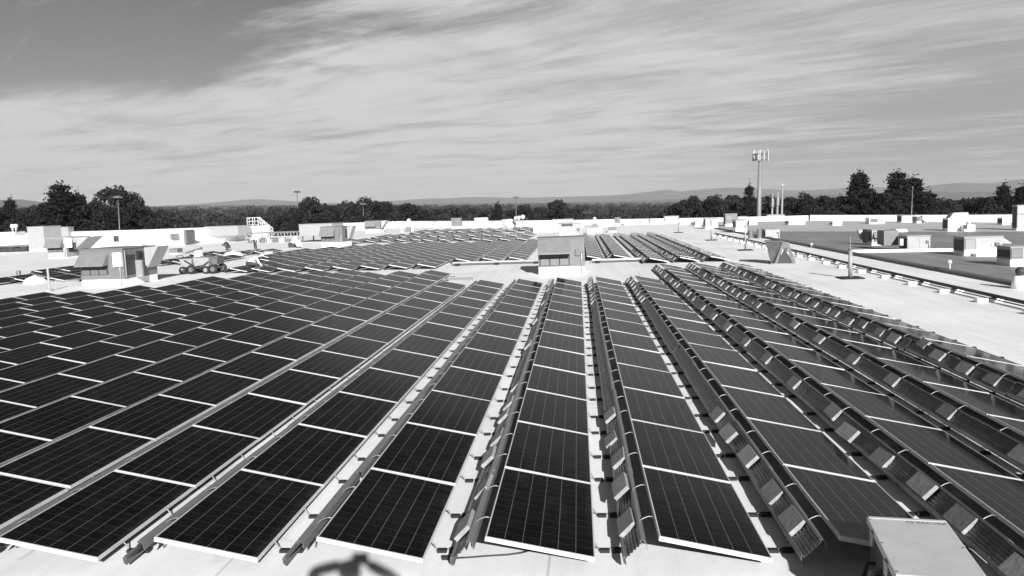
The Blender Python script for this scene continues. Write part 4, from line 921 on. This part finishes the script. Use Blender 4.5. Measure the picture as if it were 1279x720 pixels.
# (px centre, px top, distance, px width, kind, label)
TREES = [
 (12, 251, 175, 34, 'pine0', 'dark pointed pine at the left edge of the picture', LG), (-12, 258, 170, 50, 'broad0', 'low dark tree cut by the left edge of the picture', LG),
 (36, 262, 165, 50, 'broad1', 'low round tree between the edge pine and the ragged pine', LG),
 (74, 233, 150, 62, 'pine1', 'ragged tall pine with a limb reaching left, left group', LG), (96, 244, 152, 50, 'pine2', 'pine right of the ragged pine, left group', LG), (56, 256, 156, 44, 'pine3', 'short pine in front of the ragged pine', LG),
 (139, 231.5, 158, 62, 'broad0', 'tallest round broadleaf tree of the left group', LG), (163, 240, 160, 46, 'broad2', 'round broadleaf tree at the right end of the left group', LG), (118, 248, 150, 44, 'broad3', 'broadleaf tree between the pines and the tallest round tree', LG),
 (150, 258, 146, 56, 'broad1', 'low bushy tree under the tallest round tree', LG), (186, 261, 190, 34, 'broad3', 'low tree right beside the left group', LG), (206, 264, 210, 34, 'broad1', 'small low tree right of the left group', LG),
 (388, 245.5, 175, 54, 'broad1', 'dark round tree under the disc-headed lamp post', MG), (362, 262, 200, 44, 'broad2', 'low tree at the foot of the disc-headed lamp post', MG), (412, 255, 180, 44, 'broad3', 'broadleaf tree right of the dark round tree', MG),
 (436, 250, 190, 40, 'broad0', 'rounded tree left of the highest middle tree', MG), (459, 246, 185, 52, 'broad2', 'highest broadleaf tree of the middle clump', MG), (480, 251, 190, 40, 'broad1', 'tree right of the highest middle tree', MG),
 (509, 253, 200, 46, 'broad0', 'rounded tree at the right of the middle clump', MG), (530, 260, 205, 36, 'broad3', 'low tree at the right end of the middle clump', MG), (398, 266, 165, 50, 'broad2', 'pale low bushy tree in front of the dark round tree', MG),
 (450, 268, 165, 60, 'broad3', 'low bushy tree in front of the highest middle tree', MG), (495, 269, 170, 50, 'broad1', 'low bushy tree before the middle clump, right', MG), (568, 258.5, 215, 30, 'broad2', 'small tree above the grey louvred unit', MG),
 (553, 262, 215, 34, 'broad1', 'small tree left of the one above the louvred unit', MG), (592, 261, 220, 34, 'broad0', 'small low tree above the white wedge box', MG), (622, 254.5, 200, 24, 'pine0', 'dark pointed tree behind the round white fan', MG),
 (608, 262, 230, 30, 'broad3', 'low tree left of the dark pointed tree', MG), (655, 255, 205, 34, 'broad2', 'tree behind the thin masts', MG), (640, 262, 215, 30, 'broad0', 'low tree between the pointed tree and the masts', MG),
 (695, 249, 190, 44, 'broad0', 'dark dome-shaped tree behind the hooded centre unit', MG), (674, 258, 205, 34, 'broad1', 'tree left of the dark dome-shaped tree', MG), (718, 259, 215, 34, 'broad3', 'tree right of the dark dome-shaped tree', MG),
 (866, 244, 190, 38, 'broad1', 'tree at the left end of the right woods', RG), (850, 252, 200, 34, 'broad0', 'lower tree left of the right woods', RG), (892, 243, 195, 40, 'broad2', 'broadleaf tree left of the tower', RG), (915, 241, 205, 36, 'broad3', 'broadleaf tree next to the tower on its left', RG),
 (936, 233.5, 180, 30, 'pine2', 'dark pointed pine right beside the tower', RG), (960, 243, 200, 34, 'broad0', 'tree behind the shortest utility pole', RG), (986, 246, 205, 34, 'broad1', 'tree right of the tallest utility pole', RG),
 (1006, 240, 190, 34, 'broad2', 'rounded tree above the plain pale box', RG), (1030, 242, 195, 34, 'broad3', 'rounded tree right of the one above the pale box', RG), (1050, 247, 195, 30, 'pine3', 'short pine left of the tall right pines', RG),
 (1074, 218, 165, 56, 'pine0', 'tall open pine, left one of the two tall right pines', RG), (1062, 246, 170, 44, 'pine2', 'lower pine at the left foot of the tall pines', RG), (1091, 243, 172, 40, 'pine1', 'lower pine between the two tall pines', RG),
 (1122, 217.5, 165, 60, 'pine1', 'tall bushy pine, right one of the two tall right pines', RG), (1142, 225, 168, 56, 'pine3', 'broad pine leaning on the tall bushy pine', RG), (1108, 240, 160, 40, 'broad1', 'dark broadleaf tree below the tall bushy pine', RG), (1160, 242, 172, 46, 'pine2', 'pine right of the tall pines', RG),
 (1180, 247, 185, 36, 'broad2', 'rounded tree in the gap right of the tall pines', RG), (1204, 247, 190, 36, 'broad0', 'rounded tree above the stepped white unit', RG), (1228, 244, 185, 34, 'broad3', 'broadleaf tree left of the far right pine', RG),
 (1254, 233, 170, 38, 'pine0', 'pointed pine near the right edge', RG), (1276, 236, 170, 40, 'pine3', 'pine cut by the right edge of the picture', RG), (1240, 255, 160, 46, 'broad1', 'low dark bushy tree near the right edge', RG), (1296, 240, 175, 50, 'broad2', 'tree half outside the right edge', RG),
 (1015, 258, 165, 50, 'broad0', 'low bushy tree behind the plain pale box', RG), (900, 259, 170, 50, 'broad1', 'low bushy tree left of the tall louvred unit', RG), (1190, 261, 160, 50, 'broad2', 'low bushy tree behind the stepped white unit', RG), (975, 260, 170, 50, 'broad3', 'low bushy tree behind the three poles', RG), (1085, 262, 155, 60, 'pine2', 'low pine at the foot of the tall left pine', RG), (1140, 262, 155, 60, 'broad3', 'low bushy tree at the foot of the tall bushy pine', RG), (1045, 262, 160, 44, 'broad1', 'low bushy tree left of the tall pines', RG)]
for a in TREES: tree(*a)
# woods filling in behind the trees one can tell apart
B = []; g = np.random.default_rng(8)
for lo, hi, n, tops in ((-420, -60, 40, [(-420, 262), (-60, 262)]), (1340, 1800, 60, [(1340, 244), (1800, 246)]), (-60, 215, 34, [(-60, 258), (30, 258), (70, 250), (165, 247), (180, 258), (215, 264)]), (335, 735, 60, [(335, 266), (380, 254), (470, 252), (540, 261), (735, 261)]), (838, 1340, 95, [(838, 254), (870, 247), (1000, 246), (1060, 245), (1080, 239), (1150, 240), (1180, 248), (1260, 244), (1340, 240)])):
    for i in range(n):
        px = g.uniform(lo, hi); d_ = g.uniform(195, 260); py = np.interp(px, [q[0] for q in tops], [q[1] for q in tops])+abs(g.normal(0, 3.))
        x, y, zt = lpos(px, d_, py); base = decid(int(g.integers(0, 1e6)), 34, 70)
        wd = g.uniform(9, 15); B.append(base*np.array([wd, wd, zt-GZ])+np.array([x, y, GZ]))
o = part('background_woods', quads_mesh('background_woods', leafquads(np.concatenate(B), 0, .42), M['leaf']), None); tag(o, 'dark woods closing the gaps behind the trees along the horizon', 'woods', None, 'stuff')
# far forest, one mass that nobody could count
C = []; g = np.random.default_rng(5)
for i in range(7600):
    d = 230*(5200/230)**(g.random()**.8); px = g.uniform(-120, 1400) if i < 5200 else (g.uniform(-1100, -120) if i % 2 else g.uniform(1400, 2300))
    dx = ldir(px, 250); x, y = CAMW[0]+dx[0]*d, CAMW[1]+dx[1]*d
    top = CAMW[2]-(3.6 if d < 500 else 2.6)+g.normal(0, 1.2)-max(0, (450-d))*.006+ (d*.0012)
    n = 60 if d < 500 else 26; s = 4.2 if d < 500 else 5.5
    p = g.normal(size=(n, 3)); p /= np.linalg.norm(p, axis=1)[:, None]; p *= np.array([s, s, s*.8])*g.uniform(.5, 1, (n, 1))
    C.append(np.array([x, y, top-s*.75])+p*np.array([1, 1, .55]))
C = np.concatenate(C)
o = part('far_forest', quads_mesh('far_forest', leafquads(C, 0, .75), M['forest']), None); tag(o, 'far wooded plain behind the roof, one dark mass of treetops', 'forest', None, 'stuff')
# hills
def ridge(name, dist, prof, depth, m, seed):
    """prof: list of (px, py) skyline"""
    g = np.random.default_rng(seed); mb = MB(); n = 520; pxs = np.linspace(-1400, 2600, n); py = np.interp(pxs, [a for a, _ in prof], [b for _, b in prof])
    w = np.convolve(g.normal(0, 1, n+20), np.ones(7)/7, 'same')[10:10+n]*.9; py = py+w*.8
    rows = 7; vs = []
    for j in range(rows):
        f = j/(rows-1)
        for i in range(n):
            dd = dist-depth*(1-f) if f < .86 else dist+depth*.4*(f-.86)/.14
            dx = ldir(pxs[i], py[i]); zt = CAMW[2]+dx[2]*dist
            hh = (f/.86)**1.5 if f <= .86 else 1-(f-.86)/.14
            nz = 1+(.10*math.sin(i*.35+j*2.1)+.08*g.normal())*(1 if 0 < f < .8 else 0)
            vs.append((CAMW[0]+dx[0]*dd, CAMW[1]+dx[1]*dd, GZ-2+max(0, (zt-GZ+2)*hh*nz)))
    mb.add(vs, [(j*n+i, j*n+i+1, (j+1)*n+i+1, (j+1)*n+i) for j in range(rows-1) for i in range(n-1)])
    o = part(name, mb, m, None, True); o['kind'] = 'structure'; return o
ridge('hills', 6500, [(-260, 246), (0, 250), (25, 249), (50, 252), (75, 256), (180, 259), (260, 258), (400, 257), (560, 256), (700, 253), (790, 251), (850, 249), (950, 246), (1040, 243), (1150, 239), (1200, 240), (1279, 238), (1540, 236)], 900, M['hill'], 3)
ridge('mountains', 11000, [(-260, 258), (0, 258), (150, 259), (200, 257), (260, 254), (300, 250), (322, 248.5), (360, 251), (420, 254), (500, 250), (530, 248), (560, 247.5), (590, 246), (640, 247), (700, 245.5), (740, 245), (770, 243), (810, 239.5), (835, 237), (850, 239), (880, 236), (910, 234), (950, 236), (1000, 238), (1040, 236), (1070, 233), (1110, 234), (1150, 233), (1190, 228), (1210, 227.5), (1240, 229), (1262, 225), (1279, 223.5), (1540, 222)], 1400, M['hill'], 4)

# ------------------------------------------------------------------ haze
HZ = MB().box(-15000, 15000, -3000, 17500, -13, 420)
hm = bpy.data.materials.new('haze'); hm.use_nodes = True; nt = hm.node_tree; nt.nodes.remove(nt.nodes['Principled BSDF'])
pv = nt.nodes.new('ShaderNodeVolumePrincipled'); pv.inputs['Color'].default_value = (.64, .64, .64, 1); pv.inputs['Density'].default_value = 7e-5; pv.inputs['Anisotropy'].default_value = -.1
nt.links.new(pv.outputs[0], nt.nodes['Material Output'].inputs['Volume'])
o = part('haze', HZ, hm); o['kind'] = 'stuff'; o['label'] = 'thin haze over the far hills'; o['category'] = 'haze'

# ------------------------------------------------------------------ light
d = ray(451, 691); d = d/np.linalg.norm(d); dw = T3@d
el = math.asin(-dw[2]); az = math.atan2(-dw[0], -dw[1])
sl = bpy.data.lights.new('sun', 'SUN'); sl.energy = 5.0; sl.angle = R(.53); so = bpy.data.objects.new('sun', sl); COL.objects.link(so)
so.rotation_euler = Vector(dw).to_track_quat('-Z', 'Y').to_euler()
w = bpy.data.worlds.new('World'); sc.world = w; w.use_nodes = True; N = NT(w.node_tree); bg = w.node_tree.nodes['Background']
sky = N.n('ShaderNodeTexSky', sky_type='NISHITA'); sky.sun_disc = False; sky.sun_elevation = el; sky.sun_rotation = az; sky.air_density = 1.0; sky.dust_density = .6; sky.ozone_density = 1.
bw_ = N.n('ShaderNodeSeparateColor'); N.link(sky.outputs[0], bw_.inputs[0]); skyv = bw_.outputs[0]   # a red filter, as in the photograph
dirv = N.n('ShaderNodeTexCoord').outputs['Generated']; sp = N.n('ShaderNodeSeparateXYZ'); N.link(dirv, sp.inputs[0])
zz = N.m('ADD', N.m('MAXIMUM', sp.outputs[2], 0.), .035)
pxn, pyn = N.m('DIVIDE', sp.outputs[0], zz), N.m('DIVIDE', sp.outputs[1], zz)
cv = N.n('ShaderNodeCombineXYZ'); N.link(pxn, cv.inputs[0]); N.link(pyn, cv.inputs[1]); pv_ = cv.outputs[0]
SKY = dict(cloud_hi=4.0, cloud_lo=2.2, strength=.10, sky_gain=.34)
warp = N.noise(N.mapping(pv_, (.25, .45, 1)), 1., 4, .6)
def along(deg, sx, sy, loc=(0, 0, 0)): return N.mapping(N.mapping(pv_, (1, 1, 1), (0, 0, R(deg))), (sx, sy, 1), (0, 0, 0), loc)
st = N.noise(along(30, .16, .70), 1.1, 8, .62, .7)          # long streaks
st2 = N.noise(along(38, .45, 1.9, (4, 1, 0)), 1.4, 8, .65, 1.2)  # fine cirrus
puff = N.noise(along(40, .55, .9, (2, 7, 0)), 1.3, 8, .62, .5)
rr = N.m('SQRT', N.m('ADD', N.m('MULTIPLY', pxn, pxn), N.m('MULTIPLY', pyn, pyn)))
jn = N.m('ADD', N.m('MULTIPLY', N.m('SUBTRACT', st, .5), 2.2), N.m('ADD', N.m('MULTIPLY', N.m('SUBTRACT', puff, .5), 2.2), N.m('MULTIPLY', N.m('SUBTRACT', st2, .5), 1.4)))
edge = N.m('ADD', N.m('MULTIPLY', N.m('ADD', pxn, 2.1), .78), N.m('MULTIPLY', N.m('SUBTRACT', pyn, 5.2), .62))
m2 = N.ss(N.m('ADD', edge, N.m('MULTIPLY', jn, .8)), -.45, .45)
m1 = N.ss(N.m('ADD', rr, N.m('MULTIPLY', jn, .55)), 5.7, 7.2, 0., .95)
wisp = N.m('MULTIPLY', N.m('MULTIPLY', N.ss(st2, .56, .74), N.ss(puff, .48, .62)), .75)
mask = N.m('MULTIPLY', N.m('MAXIMUM', N.m('MAXIMUM', m1, m2), wisp), N.m('MAXIMUM', N.ss(rr, 2.5, 3.6), N.ss(sp.outputs[1], 0., -.5, 0., .9)))  # last term adds unseen clouds behind the camera to lift the fill light
fib = N.noise(along(44, 1.1, 4.5, (1, 3, 0)), 1.6, 8, .70, 2.)   # fine fibres
tex = N.m('ADD', N.m('MULTIPLY', st, .34), N.m('ADD', N.m('MULTIPLY', st2, .26), N.m('ADD', N.m('MULTIPLY', puff, .44), N.m('MULTIPLY', fib, .10))))
side = N.ss(pxn, -.5, 4.5, 0., .15)
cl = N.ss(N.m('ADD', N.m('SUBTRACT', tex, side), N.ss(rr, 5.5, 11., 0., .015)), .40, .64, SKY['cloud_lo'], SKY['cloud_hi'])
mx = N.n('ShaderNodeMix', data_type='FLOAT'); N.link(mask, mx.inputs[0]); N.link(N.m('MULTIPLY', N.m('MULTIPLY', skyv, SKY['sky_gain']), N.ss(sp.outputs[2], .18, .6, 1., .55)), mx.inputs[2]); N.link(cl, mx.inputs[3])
cb = N.n('ShaderNodeCombineXYZ')
for i in range(3): N.link(mx.outputs[0], cb.inputs[i])
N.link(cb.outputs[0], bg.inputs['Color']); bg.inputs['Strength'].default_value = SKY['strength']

# ------------------------------------------------------------------ camera
cam = bpy.data.cameras.new('camera'); co = bpy.data.objects.new('camera', cam); COL.objects.link(co)
cam.sensor_fit = 'HORIZONTAL'; cam.sensor_width = 36; cam.lens = 36*F_PX/1279; cam.clip_start = .05; cam.clip_end = 30000
mw = Matrix(((RT[0], UP[0], -FWD[0], CAM[0]), (RT[1], UP[1], -FWD[1], CAM[1]), (RT[2], UP[2], -FWD[2], CAM[2]), (0, 0, 0, 1)))
co.matrix_world = TILT @ mw; sc.camera = co
sc.view_settings.view_transform = 'Standard'; sc.view_settings.look = 'None'; sc.view_settings.gamma = 1; sc.view_settings.exposure = .72
sc.cycles.use_denoising = True; sc.cycles.max_bounces = 6; sc.cycles.volume_bounces = 0; sc.cycles.transparent_max_bounces = 4
